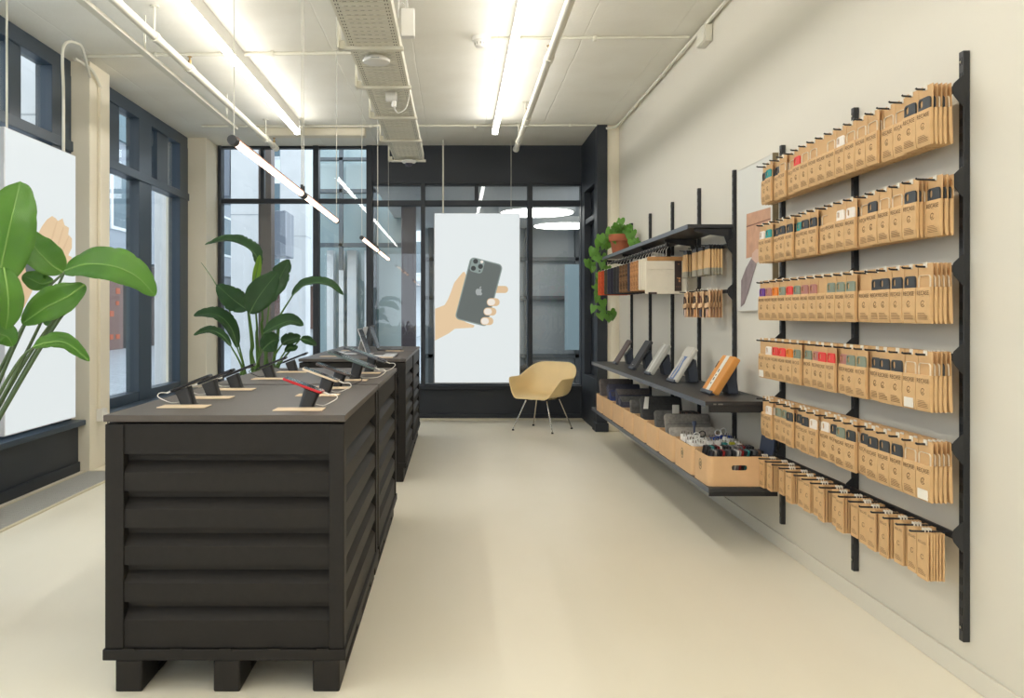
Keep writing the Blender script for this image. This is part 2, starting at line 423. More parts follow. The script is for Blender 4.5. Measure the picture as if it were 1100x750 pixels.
b.part('shopfront', MB().box(-11.6, -9.6, 46.0, 46.3, .4, 2.75).box(-8.6, -7.0, 46.0, 46.3, .4, 2.75), REDP, bevel=.02, smooth=False)
b.part('canopy', MB().box(-11.9, 2, 44.6, 46.3, 2.75, 3.0), mat('grey_canopy', (150, 156, 160), .6), smooth=False)
SLATE = mat('slate_blue_panel', (98, 106, 118), .5)
solo('canopy_panel', MB().box(-4.6, -4.06, 15.0, 16.2, 3.35, 4.25), SLATE, 'slate panel overhead beside the pillar left of the brown post', 'panel', off=(-4.3, 15.6, 3.35), bevel=.02)
solo('canopy_panel', MB().box(-4.0, -3.55, 17.4, 18.3, 2.45, 3.4), SLATE, 'slate panel overhead between the two pillars outside the rear glass', 'panel', off=(-3.8, 17.8, 2.45), bevel=.02)

# neighbour's glazed front across the passage
TE = mat('pale_teal_blind', (178, 194, 196), .5); TEG = mat('teal_grey_glass', (150, 168, 172), .15, spec=.8)
t = T('glazed_facade', 'pale teal glazed front of the neighbour behind the rear glass', 'facade', (-1.3, 13, -.02))
def fx(px, D): return (px-VX)*D/F
def fz(py, D): return EYE+(VY-py)*D/F
D = 13.0
t.part('back_panel', MB().box(fx(338, D), fx(436, D), D+.5, D+.7, -.02, 4.6), TEG, smooth=False)
fm = MB()
for a in ((338, 436, 169, 172), (338, 436, 203, 207), (338, 436, 261, 265), (364, 368, 150, 290), (396, 404, 150, 470)):
    fm.box(fx(a[0], D), fx(a[1], D), D, D+.12, fz(a[3], D), fz(a[2], D))
t.part('frame', fm, mat('dark_facade_frame', (84, 92, 98), .5), smooth=False)
for a in ((349, 356), (362, 367), (371, 381), (390, 393)):
    t.part('mullion', MB().box(fx(a[0], D), fx(a[1], D), D+.2, D+.45, -.02, fz(268, D)), WFR, smooth=False)
for a in ((341, 363, 172, 203), (369, 395, 172, 203), (405, 433, 265, 470)):
    t.part('blind', MB().box(fx(a[0], D), fx(a[1], D), D+.3, D+.34, fz(a[3], D), fz(a[2], D)), TE, smooth=False)
solo('lobby_post', MB().box(fx(431, 11.6), fx(446, 11.6), 11.6, 11.9, -.02, 2.78), mat('plum_grey_post', (92, 84, 92), .5), 'plum grey post outside the rear glass left of the lit poster', 'post', off=(-.65, 11.7, -.02), bevel=.01)

# lobby seen through the rear glass
struct('ceiling_lobby', MB().box(-1.0, 3.6, 10.15, 15.6, 2.80, 2.95), mat('lobby_ceiling_paint', (200, 202, 204), .8))
struct('floor_lobby', MB().box(-1.0, 3.6, 10.15, 15.6, -.018, -.004), mat('lobby_floor_stone', (128, 124, 118), .3))
struct('wall_lobby', MB().box(-.62, 3.6, 15.2, 15.4, -.004, 2.8).box(3.4, 3.6, 10.15, 15.2, -.004, 2.8), mat('lobby_wall_grey', (150, 154, 156), .6))
fm = MB()
for x in (-.5, .35, 1.25, 2.15, 3.05): fm.box(x, x+.08, 15.08, 15.19, -.004, 2.8)
for z in (.45, 1.5, 2.2): fm.box(-.6, 3.4, 15.08, 15.19, z, z+.07)
struct('trim_lobby', fm, mat('lobby_frame_grey', (82, 86, 88), .5))
DISC = mat('lit_disc', (255, 252, 244), .5, emit=9.0)
for i, (x, y, r, lb) in enumerate(((1.16, 12.0, .53, 'large round white ceiling light nearest beyond the rear glass'), (1.78, 13.8, .5, 'round white ceiling light deeper in the lobby beyond the glass'))):
    t = T('round_ceiling_light', lb, 'ceiling light', (x, y, 2.70), 'lobby ceiling lights')
    t.part('housing', MB().lathe([(r+.02, .1), (r+.02, .01), (r, .0)], n=40), WHITE, local=True)
    t.part('diffuser', MB().lathe([(r*.98, .004), (r*.97, -.012), (.02, -.014)], n=40), DISC, local=True)
solo('lobby_poster', MB().box(fx(607, 14.4), fx(640, 14.4), 14.4, 14.46, fz(376, 14.4), fz(284, 14.4)), mat('pale_blue_poster', (176, 206, 218), .5, emit=.35), 'pale blue poster panel deep in the lobby beyond the rear glass', 'poster', off=(2.1, 14.43, 0), bevel=.004)
t = T('lobby_bench', 'dark arched bench in the lobby seen above the chair', 'bench', (1.2, 12.6, -.004))
t.part('seat', MB().tube(spline([(.85, 12.6, .30), (1.0, 12.6, .42), (1.35, 12.6, .50), (1.7, 12.6, .42), (1.85, 12.6, .30)]), .05), mat('dark_bench', (70, 66, 62), .5))
t.part('leg', MB().box(.82, .9, 12.55, 12.65, -.004, .32), BLACKM); t.part('leg', MB().box(1.8, 1.88, 12.55, 12.65, -.004, .32), BLACKM)

# ------------------------------------------------------------------ ceiling fittings
for X, lb, y0, y1 in ((-1.635, 'long white ceiling light line above the black crate tables', -2.9, 8.6), (.40, 'long white ceiling light line left of the smoke detector and pipe', -2.9, 8.6)):
    if X > 0: lb = 'long white ceiling light line between smoke detector and sprinkler pipe'
    t = T('linear_ceiling_light', lb, 'ceiling light', (X, (y0+y1)/2, CEIL-.1), 'ceiling light lines')
    t.part('housing', MB().box(X-.02, X+.02, y0, y1, CEIL-.11, CEIL-.001), WHITE, bevel=.003)
    t.part('diffuser', MB().prism([(.027*math.cos(a), -.02+.027*math.sin(a)) for a in [PI*(.80+1.4*i/14) for i in range(15)]], lambda u, v, d: (X+u, d, CEIL-.112+v), y0+.01, y1-.01), LED)
    t.part('end_cap', MB().box(X-.03, X+.03, y1-.012, y1+.004, CEIL-.16, CEIL-.001), WHITE)

def pendant(y0, ym, y1, z0, lbl, wires):
    X = -.76
    t = T('pendant_tube_light', lbl, 'pendant light', (X, (y0+y1)/2, z0), 'pendant tube lights')
    for a, b_ in ((y0, ym), (ym, y1)):
        tu = t.part('diffuser', MB().cyl((X, a+.035, z0), (X, b_-.035, z0), .013, n=14), PINK)
        t.part('housing', MB().prism([(.0165*math.cos(q), .0165*math.sin(q)) for q in [PI*(.05+.9*i/8) for i in range(9)]], lambda u, v, d: (X+u, d, z0+.002+v), a+.03, b_-.03), COPPER, parent=tu)
    for y in (y0, y1):
        t.part('end_cap', MB().cyl((X, y-.008 if y == y0 else y-.034, z0), (X, y+.034 if y == y0 else y+.008, z0), .0168, n=14), BLACKM)
    jo = t.part('joint', MB().cyl((X, ym-.045, z0), (X, ym+.045, z0), .018, n=14).box(X-.006, X+.006, ym-.03, ym-.02, z0, z0+.045).box(X-.006, X+.006, ym+.02, ym+.03, z0, z0+.045), BLACKM)
    for y in wires:
        t.part('suspension_wire', MB().cyl((X, y, z0+.015), (X, y, CEIL-.001), .0022, n=6), WIRE)
pendant(2.84, 4.14, 5.33, 1.84, 'warm pendant tube light over the two front crate tables', (2.86, 4.115, 4.165, 5.31))
pendant(6.72, 8.1, 9.4, 1.86, 'warm pendant tube light over the rear crates by the glass', (6.74, 8.08, 8.12, 9.38))

# cable tray
tray = T('cable_tray', 'perforated white cable tray hanging along the middle of the ceiling', 'cable tray', (-.5, 4, 2.9))
x0, x1, z0 = -.665, -.345, 2.90
ys = [-2.3, -1.4, -.45, .5, 1.43, 2.36, 3.3, 4.23, 5.16, 6.05, 6.99, 7.92, 8.95]
tray.part('side_rail', MB().box(x0, x0+.006, ys[0], ys[-1], z0, z0+.07), GALV)
tray.part('side_rail', MB().box(x1-.006, x1, ys[0], ys[-1], z0, z0+.07), GALV)
for a, b_ in zip(ys, ys[1:]):
    mb = MB().box(x0+.006, x0+.045, a, b_-.015, z0, z0+.003).box(x1-.045, x1-.006, a, b_-.015, z0, z0+.003)
    n = 14; st = (b_-a)/n
    for k in range(n): mb.box(x0+.045, x1-.045, a+k*st, a+k*st+st*.72, z0, z0+.003)
    tray.part('perforated_sheet', mb, GALV, smooth=False)
    sl = MB()
    for k in range(18):
        yy = a+(b_-a)*(k+.5)/18
        for xx in (x0+.02, x0+.034, x1-.034, x1-.02): sl.box(xx-.003, xx+.003, yy-.012, yy+.004, z0-.0006, z0)
    tray.part('slot_row', sl, mat('slot_shadow_grey', (84, 80, 70), .8), smooth=False)
for y in ys[1:]:
    h = tray.part('hanger', MB().box(x0-.03, x1+.02, y-.02, y+.02, z0-.025, z0-.003), GALV, bevel=.002)
    tray.part('bracket', MB().box(x0-.06, x0-.052, y-.05, y+.05, z0-.02, CEIL-.001).box(x0-.06, x0-.02, y-.02, y+.02, z0-.02, z0+.03), GALV, parent=h, smooth=False)
mb = MB()
for k in range(5): mb.tube([(x0+.06+k*.045, ys[0], z0+.018), (x0+.07+k*.04, 3, z0+.016), (x0+.06+k*.045, ys[-1]-.05, z0+.018)], .011, n=6)
solo('cable_bundle', mb, mat('grey_white_cable', (196, 193, 180), .5), 'pale cables lying along the ceiling cable tray', 'cables', off=(-.5, 4, 2.92))
t = T('access_point', 'white oval wireless access point under the cable tray', 'access point', (-.51, 5.35, 2.86))
t.part('body', MB().lathe([(.03, .03), (.075, .026), (.088, .012), (.084, -.002), (.05, -.012), (.004, -.015)], n=32), WHITE, local=True)
t.part('mounting_plate', MB().lathe([(.05, .04), (.05, .028)], n=24), WHITEP, local=True)
t.part('logo_strip', MB().box(-.025, .025, -.088, -.084, .004, .008), mat('pale_grey_print', (150, 154, 160), .5), local=True)
t = T('motion_sensor', 'small white sensor with looped cable under the cable tray', 'sensor', (-.46, 6.2, 2.858))
t.part('body', MB().cyl((-.06, 0, 0), (.02, 0, 0), .038, n=20), WHITE, local=True, bevel=.004)
t.part('mount', MB().cyl((-.02, 0, .036), (-.02, 0, .041), .02, n=12), WHITE, local=True)
t.part('spout', MB().cyl((.0, 0, -.03), (.0, 0, -.075), .018, n=14), WHITE, local=True)
t.part('cable', MB().tube(spline([(0, 0, -.075), (.03, 0, -.12), (.09, 0, -.08), (.115, 0, .03)]), .004, n=6), WHITE, local=True)
t = T('dome_camera', 'small white dome camera at the rear end of the cable tray', 'camera', (-.50, 8.86, 2.862))
t.part('body', MB().lathe([(.075, .012), (.078, .0), (.068, -.014), (.045, -.02)], n=28), WHITE, local=True)
t.part('mount', MB().cyl((0, 0, .012), (0, 0, .0125), .05, n=16), WHITE, local=True)
t.part('lens_dome', MB().lathe([(.042, -.018), (.038, -.04), (.022, -.055), (.002, -.06)], n=24), mat('smoked_dome', (60, 58, 70), .1), local=True)
t = T('junction_box', 'white junction box with looped cable beside the cable tray', 'junction box', (-.285, 4.95, 2.90))
t.part('body', MB().box(-.04, .04, -.03, .03, -.015, .15), WHITE, local=True, bevel=.006)
t.part('cable', MB().tube(spline([(0, 0, .15), (-.01, 0, .22), (-.04, 0, .25), (-.055, 0, .2), (-.06, 0, .1)]), .005, n=6), WHITE, local=True)
t.part('cable', MB().tube(spline([(-.015, 0, .15), (-.02, 0, .18), (-.045, 0, .19), (-.06, 0, .14)]), .004, n=6), WHITE, local=True)

t = T('smoke_detector', 'round white smoke detector on the ceiling', 'smoke detector', (.175, 6.03, CEIL-.001))
t.part('base', MB().lathe([(.058, 0), (.06, -.03), (.055, -.036)], n=28), WHITE, local=True)
t.part('sensor_head', MB().lathe([(.042, -.036), (.04, -.068), (.03, -.078), (.004, -.08)], n=24), WHITE, local=True)
mb = MB()
for k in range(10):
    a = 2*PI*k/10; mb.box(-.004, .004, -.0425, -.0395, -.062, -.046, M=Matrix.Rotation(a, 4, 'Z'))
t.part('grille', mb, mat('detector_slot', (150, 148, 140), .6), local=True)

def sprinkler(nm, X, yend, lb, rods, heads, z=3.05, r=.028):
    t = T(nm, lb, 'pipe', (X, 3, z))
    t.part('pipe', MB().cyl((X, -2.5, z), (X, yend, z), r, n=16), WHITEP)
    t.part('end_cap', MB().cyl((X, yend-.05, z), (X, yend+.012, z), r+.006, n=16), WHITEP, bevel=.004)
    for y in rods:
        h = t.part('hanger_rod', MB().cyl((X, y, z+r), (X, y, CEIL-.001), .008, n=8), WHITEP)
        t.part('clamp', MB().cyl((X, y-.018, z), (X, y+.018, z), r+.008, n=16), WHITEP, parent=h)
        t.part('rosette', MB().cyl((X, y, CEIL-.008), (X, y, CEIL-.001), .03, n=12), WHITEP, parent=h)
    for y in heads:
        h = t.part('sprinkler_head', MB().cyl((X, y, z+r-.004), (X, y, z+r+.035), .013, n=10).cyl((X, y, z+r+.035), (X, y, z+r+.06), .006, n=8).cyl((X, y, z+r+.06), (X, y, z+r+.064), .017, n=12), mat('brass', (170, 140, 90), .35, .7))
        t.part('tee_fitting', MB().cyl((X, y-.05, z), (X, y+.05, z), r+.007, n=16), WHITEP, parent=h)
    return t
sprinkler('sprinkler_pipe', -1.96, 9.1, 'white sprinkler pipe running along the ceiling by the side windows', (.5, 3., 5.43, 8.6), (2., 6.15, 9.0))
sprinkler('sprinkler_pipe', .655, 9.15, 'white sprinkler pipe on the ceiling right of the smoke detector', (1., 3.4, 7.9, 8.75), (2.6, 5.9, 7.7))
t = T('cable_trunking', 'flat white cable trunking hung beside the window side sprinkler pipe', 'trunking', (-2.08, 3, 3.0))
t.part('channel', MB().box(-2.11, -2.06, -2.5, 7.9, 2.985, 3.01), WHITEP, bevel=.003)
for y in (1., 3.2, 5.6, 7.6): t.part('hanger', MB().box(-2.09, -2.08, y-.008, y+.008, 3.01, CEIL-.001), WHITEP)
def conduit(lb, pts, r=.012, clips=(), name='conduit'):
    t = T(name, lb, 'conduit', pts[0])
    t.part('pipe', MB().tube(pts, r, n=10), WHITEP)
    for c in clips: t.part('clip', MB().box(c[0]-.012, c[0]+.012, c[1]-.02, c[1]+.02, c[2]-.018, c[2]+.018), WHITEP, bevel=.003)
conduit('white conduit crossing the ceiling from left column to cable tray', [(-2.88, 6.45, CEIL-.02), (-2.3, 6.4, CEIL-.02), (-.74, 6.35, CEIL-.02)], .014, [(-2.3, 6.4, CEIL-.019), (-1.4, 6.37, CEIL-.019)])
conduit('white conduit crossing the ceiling from smoke detector to right wall', [(.25, 6.03, CEIL-.015), (1.67, 6.0, CEIL-.015)], .011, [(1.0, 6.02, CEIL-.016)])
conduit('white conduit crossing the ceiling just before the rear glass', [(-2.7, 8.86, CEIL-.015), (-1.75, 8.86, CEIL-.015), (-1.0, 8.84, CEIL-.015), (1.48, 8.80, CEIL-.015)], .012, [(-.9, 8.84, CEIL-.016), (.2, 8.82, CEIL-.03), (1.2, 8.81, CEIL-.016)])
conduit('white conduit along the corner of ceiling and right wall', [(XR-.03, -2, CEIL-.03), (XR-.03, 8.5, CEIL-.03), (XR-.06, 8.75, CEIL-.05), (1.58, 8.80, CEIL-.05)], .013, [(XR-.02, y, CEIL-.028) for y in (3, 5.2, 6.9)])
t = T('junction_box', 'small white box high on the right wall below the ceiling', 'junction box', (XR-.02, 5.72, 3.16))
t.part('body', MB().box(-.035, .018, -.09, .09, -.07, .045), WHITEP, local=True, bevel=.005)
t.part('mounting_lid', MB().box(-.041, -.035, -.085, .085, -.065, .04), WHITEP, local=True, bevel=.002)
t = T('cable_duct', 'long white box duct under the ceiling before the rear glass', 'duct', (-1.6, 9.05, CEIL-.001))
t.part('body', MB().box(-2.15, -.98, 8.98, 9.12, CEIL-.085, CEIL-.001), CREAM, bevel=.004)
t.part('lid', MB().box(-2.14, -.99, 8.974, 8.98, CEIL-.078, CEIL-.008), CREAM, bevel=.002)
# column conduit, socket
t = T('cable_trunking', 'cream vertical cable trunking on the left column', 'trunking', (-2.895, 6.78, 0))
t.part('channel', MB().box(-2.898, -2.874, 6.755, 6.80, .48, 3.1), CREAM, bevel=.003)
t.part('swan_neck', MB().tube(spline([(-2.884, 6.78, 3.08), (-2.875, 6.6, 3.17), (-2.93, 6.42, 3.21)]), .012), WHITEP)
t = T('wall_socket', 'white double socket low on the left column', 'socket', (-2.898, 6.78, .42))
t.part('box', MB().box(-.001, .05, -.05, .05, -.04, .06), WHITE, local=True, bevel=.005)
t.part('plug', MB().box(.05, .075, -.02, .02, -.02, .025), WHITE, local=True, bevel=.006)
t.part('cable', MB().tube(spline([(.06, .03, -.03), (.05, .06, -.2), (.03, .06, -.40)]), .005, n=6), BLACKM, local=True)
# floor grille
t = T('floor_grille', 'grey metal ventilation grille in the floor beside the window wall', 'floor grille', (-2.76, 4.6, 0))
fr = MB().box(-2.92, -2.905, 2.4, 6.6, .001, .012).box(-2.615, -2.595, 2.4, 6.6, .001, .012).box(-2.905, -2.615, 6.585, 6.6, .001, .012)
t.part('frame', fr, mat('grille_edge', (214, 205, 178), .5), smooth=False)
mb = MB()
for k in range(21):
    x = -2.9+k*.0142; mb.box(x, x+.005, 2.4, 6.585, .001, .010)
for k in range(84):
    y = 2.42+k*.05; mb.box(-2.903, -2.617, y, y+.012, .001, .0085)
t.part('grating', mb, mat('grille_grey', (186, 185, 180), .5), smooth=False)
t.part('trench', MB().box(-2.904, -2.616, 2.4, 6.585, .0005, .003), mat('trench_grey', (150, 150, 148), .7), smooth=False)

# ------------------------------------------------------------------ lightboxes
LBOX = mat('lit_white_film', (236, 243, 244), .5, emit=.86)
SKIN = mat('lit_print_peach', (236, 206, 166), .5, emit=.86); SKIN2 = mat('lit_print_peach_dark', (228, 196, 156), .5, emit=.86)
NAIL = mat('lit_print_pale', (246, 238, 228), .5, emit=.86)
PH, PHD, PHE, PHL = [mat(n, c, .5, emit=.8) for n, c in (('lit_print_phone_grey', (104, 112, 110)), ('lit_print_lens', (58, 62, 64)), ('lit_print_edge', (146, 162, 158)), ('lit_print_pale_grey', (178, 184, 184)))]
def rear_xy(u, v): return 460+u/6.82, 260+v/6.82
DL = 9.58
def on_rear(u, v, d):
    px, py = rear_xy(u, v); p = P(px, py, DL); return (p.x, DL-d, p.z)
t = T('lightbox_poster', 'hanging lit poster of a hand holding a grey phone, rear glass', 'lightbox', (P(512, 411, DL).x, DL, P(512, 411, DL).z), 'hanging lightboxes')
a, b_ = P(467, 229.5, DL), P(558, 411, DL)
t.part('frame', MB().box(a.x-.006, b_.x+.006, DL+.002, DL+.07, b_.z-.006, a.z+.006), ALU, bevel=.003)
t.part('lit_panel', MB().box(a.x, b_.x, DL, DL+.004, b_.z, a.z), LBOX, smooth=False)
hand = [(50, 490), (120, 462), (145, 420), (165, 370), (190, 300), (225, 255), (255, 220), (268, 220), (276, 240), (280, 290), (250, 400), (235, 560), (280, 590), (340, 612), (330, 628), (250, 632), (195, 636), (150, 670), (50, 722)]
h = t.part('hand_print', MB().prism(hand, on_rear, .001, .002), SKIN, smooth=False)
t.part('finger_print', MB().prism(rrect(150, 52, 25, cx=510, cy=348), on_rear, .001, .002), SKIN2, parent=h, smooth=False)
def rot(poly, a, cx, cy): 
    c, s = math.cos(a), math.sin(a); return [(cx+(u-cx)*c-(v-cy)*s, cy+(u-cx)*s+(v-cy)*c) for u, v in poly]
A0 = math.atan2(60, 230)
pc = (371, 365)
ph = t.part('phone_print', MB().prism(rot(rrect(246, 470, 34, cx=pc[0], cy=pc[1]), A0, *pc), on_rear, .002, .0028), PHE, smooth=False)
t.part('phone_back', MB().prism(rot(rrect(230, 454, 28, cx=pc[0], cy=pc[1]), A0, *pc), on_rear, .0028, .0034), PH, parent=ph, smooth=False)
t.part('camera_bump', MB().prism(rot(rrect(98, 104, 26, cx=358, cy=174), A0, 358, 174), on_rear, .0034, .004), PHE, parent=ph, smooth=False)
for cx, cy, r in ((347, 142, 18), (331, 193, 18), (383, 180, 18), (376, 213, 6)):
    t.part('lens_print', MB().prism(rrect(2*r, 2*r, r*.99, 6, cx, cy), on_rear, .004, .0046), PHD, parent=ph, smooth=False)
t.part('flash_print', MB().prism(rrect(22, 22, 10.8, 6, 393, 146), on_rear, .004, .0046), NAIL, parent=ph, smooth=False)
apple = [(0, 17), (6, 15), (12, 16), (17, 14), (22, 9), (25, 2), (22, -1), (19, -6), (19, -12), (22, -18), (25, -21), (20, -26), (14, -27), (7, -25), (1, -23), (-5, -25), (-12, -26), (-19, -23), (-24, -16), (-26, -7), (-25, 2), (-22, 8), (-17, 14), (-12, 16), (-6, 15)]
apl = [(2, -28), (3, -36), (9, -42), (15, -44), (14, -37), (9, -30)]
cx, cy = 372, 362
yy = lambda q: [(cx+u, cy+(v if v < 0 else v*1.5)) for u, v in q]
ap = [(372+u*1.0, 365+v*1.05) for u, v in [(0, -18), (6, -21), (13, -21), (19, -17), (22, -13), (18, -9), (16, -3), (17, 4), (21, 9), (25, 11), (21, 19), (15, 25), (9, 26), (3, 23), (-3, 23), (-9, 26), (-15, 23), (-21, 15), (-25, 4), (-24, -8), (-19, -17), (-12, -21), (-6, -21)]]
al = [(374, 340), (376, 333), (382, 327), (390, 326), (388, 334), (382, 340)]
t.part('logo_print', MB().prism(ap, on_rear, .0034, .004).prism(al, on_rear, .0034, .004), PHL, parent=ph, smooth=False)
for cx, cy in ((476, 441), (452, 510), (430, 580)):
    f_ = t.part('finger_print', MB().prism(rrect(94, 58, 28, cx=cx, cy=cy), on_rear, .0046, .0052), SKIN2, parent=None, smooth=False)
    t.part('nail_print', MB().prism(rrect(56, 46, 22, cx=cx-14, cy=cy), on_rear, .0052, .0058), NAIL, parent=f_, smooth=False)
for px in (476, 549):
    t.part('suspension_wire', MB().cyl(P(px, 229, DL+.035), (P(px, 229, DL+.035).x, DL+.035, CEIL-.001), .010 if px == 476 else .003, n=8), WHITEP)
# window-side one
XLB = -2.75
def on_left(u, v, d):
    p = PXP(u, v, XLB); return (XLB+d, p.y, p.z)
y0, y1 = 5.1, 6.04; zt, zb = 2.385, .505
t = T('lightbox_poster', 'hanging lit poster of an open hand at the window behind broad leaves', 'lightbox', (XLB, 5.57, zb), 'hanging lightboxes')
t.part('frame', MB().box(XLB-.07, XLB-.002, y0-.006, y1+.006, zb-.006, zt+.006), ALU, bevel=.003)
t.part('lit_panel', MB().box(XLB-.004, XLB, y0, y1, zb, zt), LBOX, smooth=False)
z7 = lambda q: [(u/2.78, 180+v/2.78) for u, v in q]
h = t.part('hand_print', MB().prism(z7([(112, 200), (125, 175), (140, 155), (155, 145), (166, 152), (172, 160), (186, 152), (192, 172), (205, 180), (203, 200), (214, 212), (214, 240), (203, 262), (214, 268), (206, 290), (190, 292), (150, 300), (110, 300)]), on_left, .001, .002), SKIN, smooth=False)
t.part('wrist_print', MB().prism(z7([(22, 312), (45, 295), (75, 290), (105, 305), (112, 330), (95, 370), (70, 420), (40, 395), (22, 410)]), on_left, .001, .002), SKIN2, parent=h, smooth=False)
for q in ([(150, 215), (168, 160), (171, 161), (156, 216)], [(170, 230), (187, 178), (190, 179), (176, 231)], [(182, 250), (203, 205), (206, 207), (188, 252)]):
    t.part('finger_line', MB().prism(z7(q), on_left, .002, .0025), SKIN2, parent=h, smooth=False)
t.part('phone_print', MB().prism(z7([(72, 285), (100, 280), (135, 300), (120, 345), (80, 330)]), on_left, .002, .003), PH, smooth=False)
t.part('suspension_wire', MB().cyl((XLB-.035, 5.18, zt), (XLB-.035, 5.18, CEIL-.001), .007, n=8), WHITEP)
t.part('power_cable', MB().tube(spline([(XLB-.035, 5.93, zt), (XLB-.035, 5.93, 2.8), (XLB-.03, 5.92, 3.14), (XLB+.02, 6.05, 3.20), (XLB-.05, 6.30, 3.19), (XLB-.14, 6.60, 3.12)]), .011), WHITEP)

# ------------------------------------------------------------------ framed print on the right wall
y0, y1, z0, z1 = 4.505, 5.075, 1.27, 2.11
t = T('wall_print', 'framed print of a hand holding a tan pouch between shelves and packets', 'picture', (XR-.02, 4.8, z0))
t.part('frame', MB().box(XR-.024, XR-.001, y0-.012, y0, z0-.004, z1+.004).box(XR-.024, XR-.001, y1, y1+.006, z0-.004, z1+.004).box(XR-.024, XR-.001, y0, y1, z0-.006, z0).box(XR-.024, XR-.001, y0, y1, z1, z1+.006), mat('pale_print_edge', (206, 202, 192), .5), smooth=False)
t.part('frame_edge', MB().box(XR-.031, XR-.001, y0-.022, y0-.012, z0-.004, z1+.004), mat('bronze_frame', (140, 126, 98), .4, .3), smooth=False)
t.part('paper', MB().box(XR-.022, XR-.002, y0, y1, z0, z1), mat('off_white_print', (214, 214, 208), .6), smooth=False)
def on_print(u, v, d):
    p = PXP(u, v, XR-.022); return (XR-.022-d, p.y, p.z)
z = lambda q: [(770+u/4.41, 170+v/4.41) for u, v in q]
pouch = t.part('pouch_print', MB().prism(z([(142, 265), (255, 232), (256, 445), (140, 475)]), on_print, .0005, .0015), mat('print_tan', (196, 152, 124), .6, noise=.12, nscale=14), smooth=False)
t.part('pouch_flap_line', MB().prism(z([(142, 322), (255, 284), (255, 290), (142, 328)]), on_print, .0015, .002), mat('print_brown', (132, 92, 74), .6), parent=pouch, smooth=False)
t.part('hand_print', MB().prism(z([(165, 480), (170, 450), (188, 430), (205, 432), (225, 440), (222, 470), (200, 490), (186, 500)]), on_print, .0016, .0022), mat('print_skin', (206, 172, 154), .6), smooth=False)
t.part('sleeve_print', MB().prism(z([(115, 705), (117, 580), (140, 520), (165, 475), (190, 500), (172, 560), (150, 640), (132, 690)]), on_print, .0016, .0024), mat('print_mauve_grey', (140, 126, 128), .7, noise=.15, nscale=20), smooth=False)
# ------------------------------------------------------------------ crate tables on skids
CX0, CW, CL = -1.16, .79, 1.17
GRP = 'black crate tables in a row'
def corr(zt0=.785, n=5, pitch=.1223, dep=.034, ztop=.885, zbot=.145):
    pr = [(ztop, 0)]
    for k in range(n):
        zt = zt0-k*pitch
        pr += [(zt, 0), (zt-.003, dep), (zt-.026, dep), (zt-.061, 0)]
    return pr+[(zbot, 0)]
def corr_panel(mb, f, a, b, th=.03):
    pr = corr()
    poly = [(z, d) for z, d in pr]+[(zb, th+.004) for zb in (pr[-1][0], pr[0][0])]
    mb.prism(poly, lambda z, d, s: f(s, d, z), a, b); return mb
def make_crate(loc, label):
    t = T('crate_table', label, 'crate table', loc, GRP)
    L, W = CL, CW
    t.part('top_board', MB().box(-.004, W+.004, -.004, L, .893, .915), CRATETOP, local=True, bevel=.002)
    p = .062
    t.part('front_panel', corr_panel(MB(), lambda s, d, z: (s, .006+d, z), p, W-.05), CRATE, local=True, smooth=False)
    t.part('rear_panel', corr_panel(MB(), lambda s, d, z: (s, L-.006-d, z), p, W-.05), CRATE, local=True, smooth=False)
    t.part('side_panel', corr_panel(MB(), lambda s, d, z: (W-.006-d, s, z), p, L-.055), CRATE, local=True, smooth=False)
    t.part('side_panel', corr_panel(MB(), lambda s, d, z: (.006+d, s, z), p, L-.055), CRATE, local=True, smooth=False)
    for x0, x1 in ((0, p), (W-.05, W)):
        for y0, y1 in ((0, p), (L-.055, L)):
            t.part('corner_post', MB().box(x0, x1, y0, y1, .142, .885), CRATE, local=True, bevel=.003)
    sh = t.part('core_board', MB().box(.05, W-.05, .05, L-.05, .145, .893), CRATE, local=True)
    t.part('base_rim', MB().box(-.006, W+.006, -.006, L+.004, .106, .142), CRATE, local=True, bevel=.003)
    cl = MB()
    for k in range(5):
        x = .08+k*.16; cl.box(x-.02, x+.02, -.009, -.005, .135, .147)
    t.part('edge_clip', cl, CRATE, local=True)
    for x0, x1 in ((.034, .123), (.358, .446), (.686, .775)):
        t.part('skid', MB().box(x0, x1, 0, .16, .0, .106).box(x0, x1, L/2-.08, L/2+.08, 0, .106).box(x0, x1, L-.16, L, 0, .106).box(x0, x1, .16, L-.16, 0, .022), CRATE, local=True, bevel=.006)
    return t.o
crate = make_crate((CX0, 2.76, 0), 'nearest black crate table with ribbed front, carrying the red phone')
copy_thing(crate, (CX0, 3.985, 0), label='second black crate table, joined behind the nearest one')
copy_thing(crate, (CX0-.005, 6.20, 0), label='third black crate table, carrying the open laptops')
copy_thing(crate, (CX0-.005, 7.40, 0), label='rearmost black crate table by the rear glass')

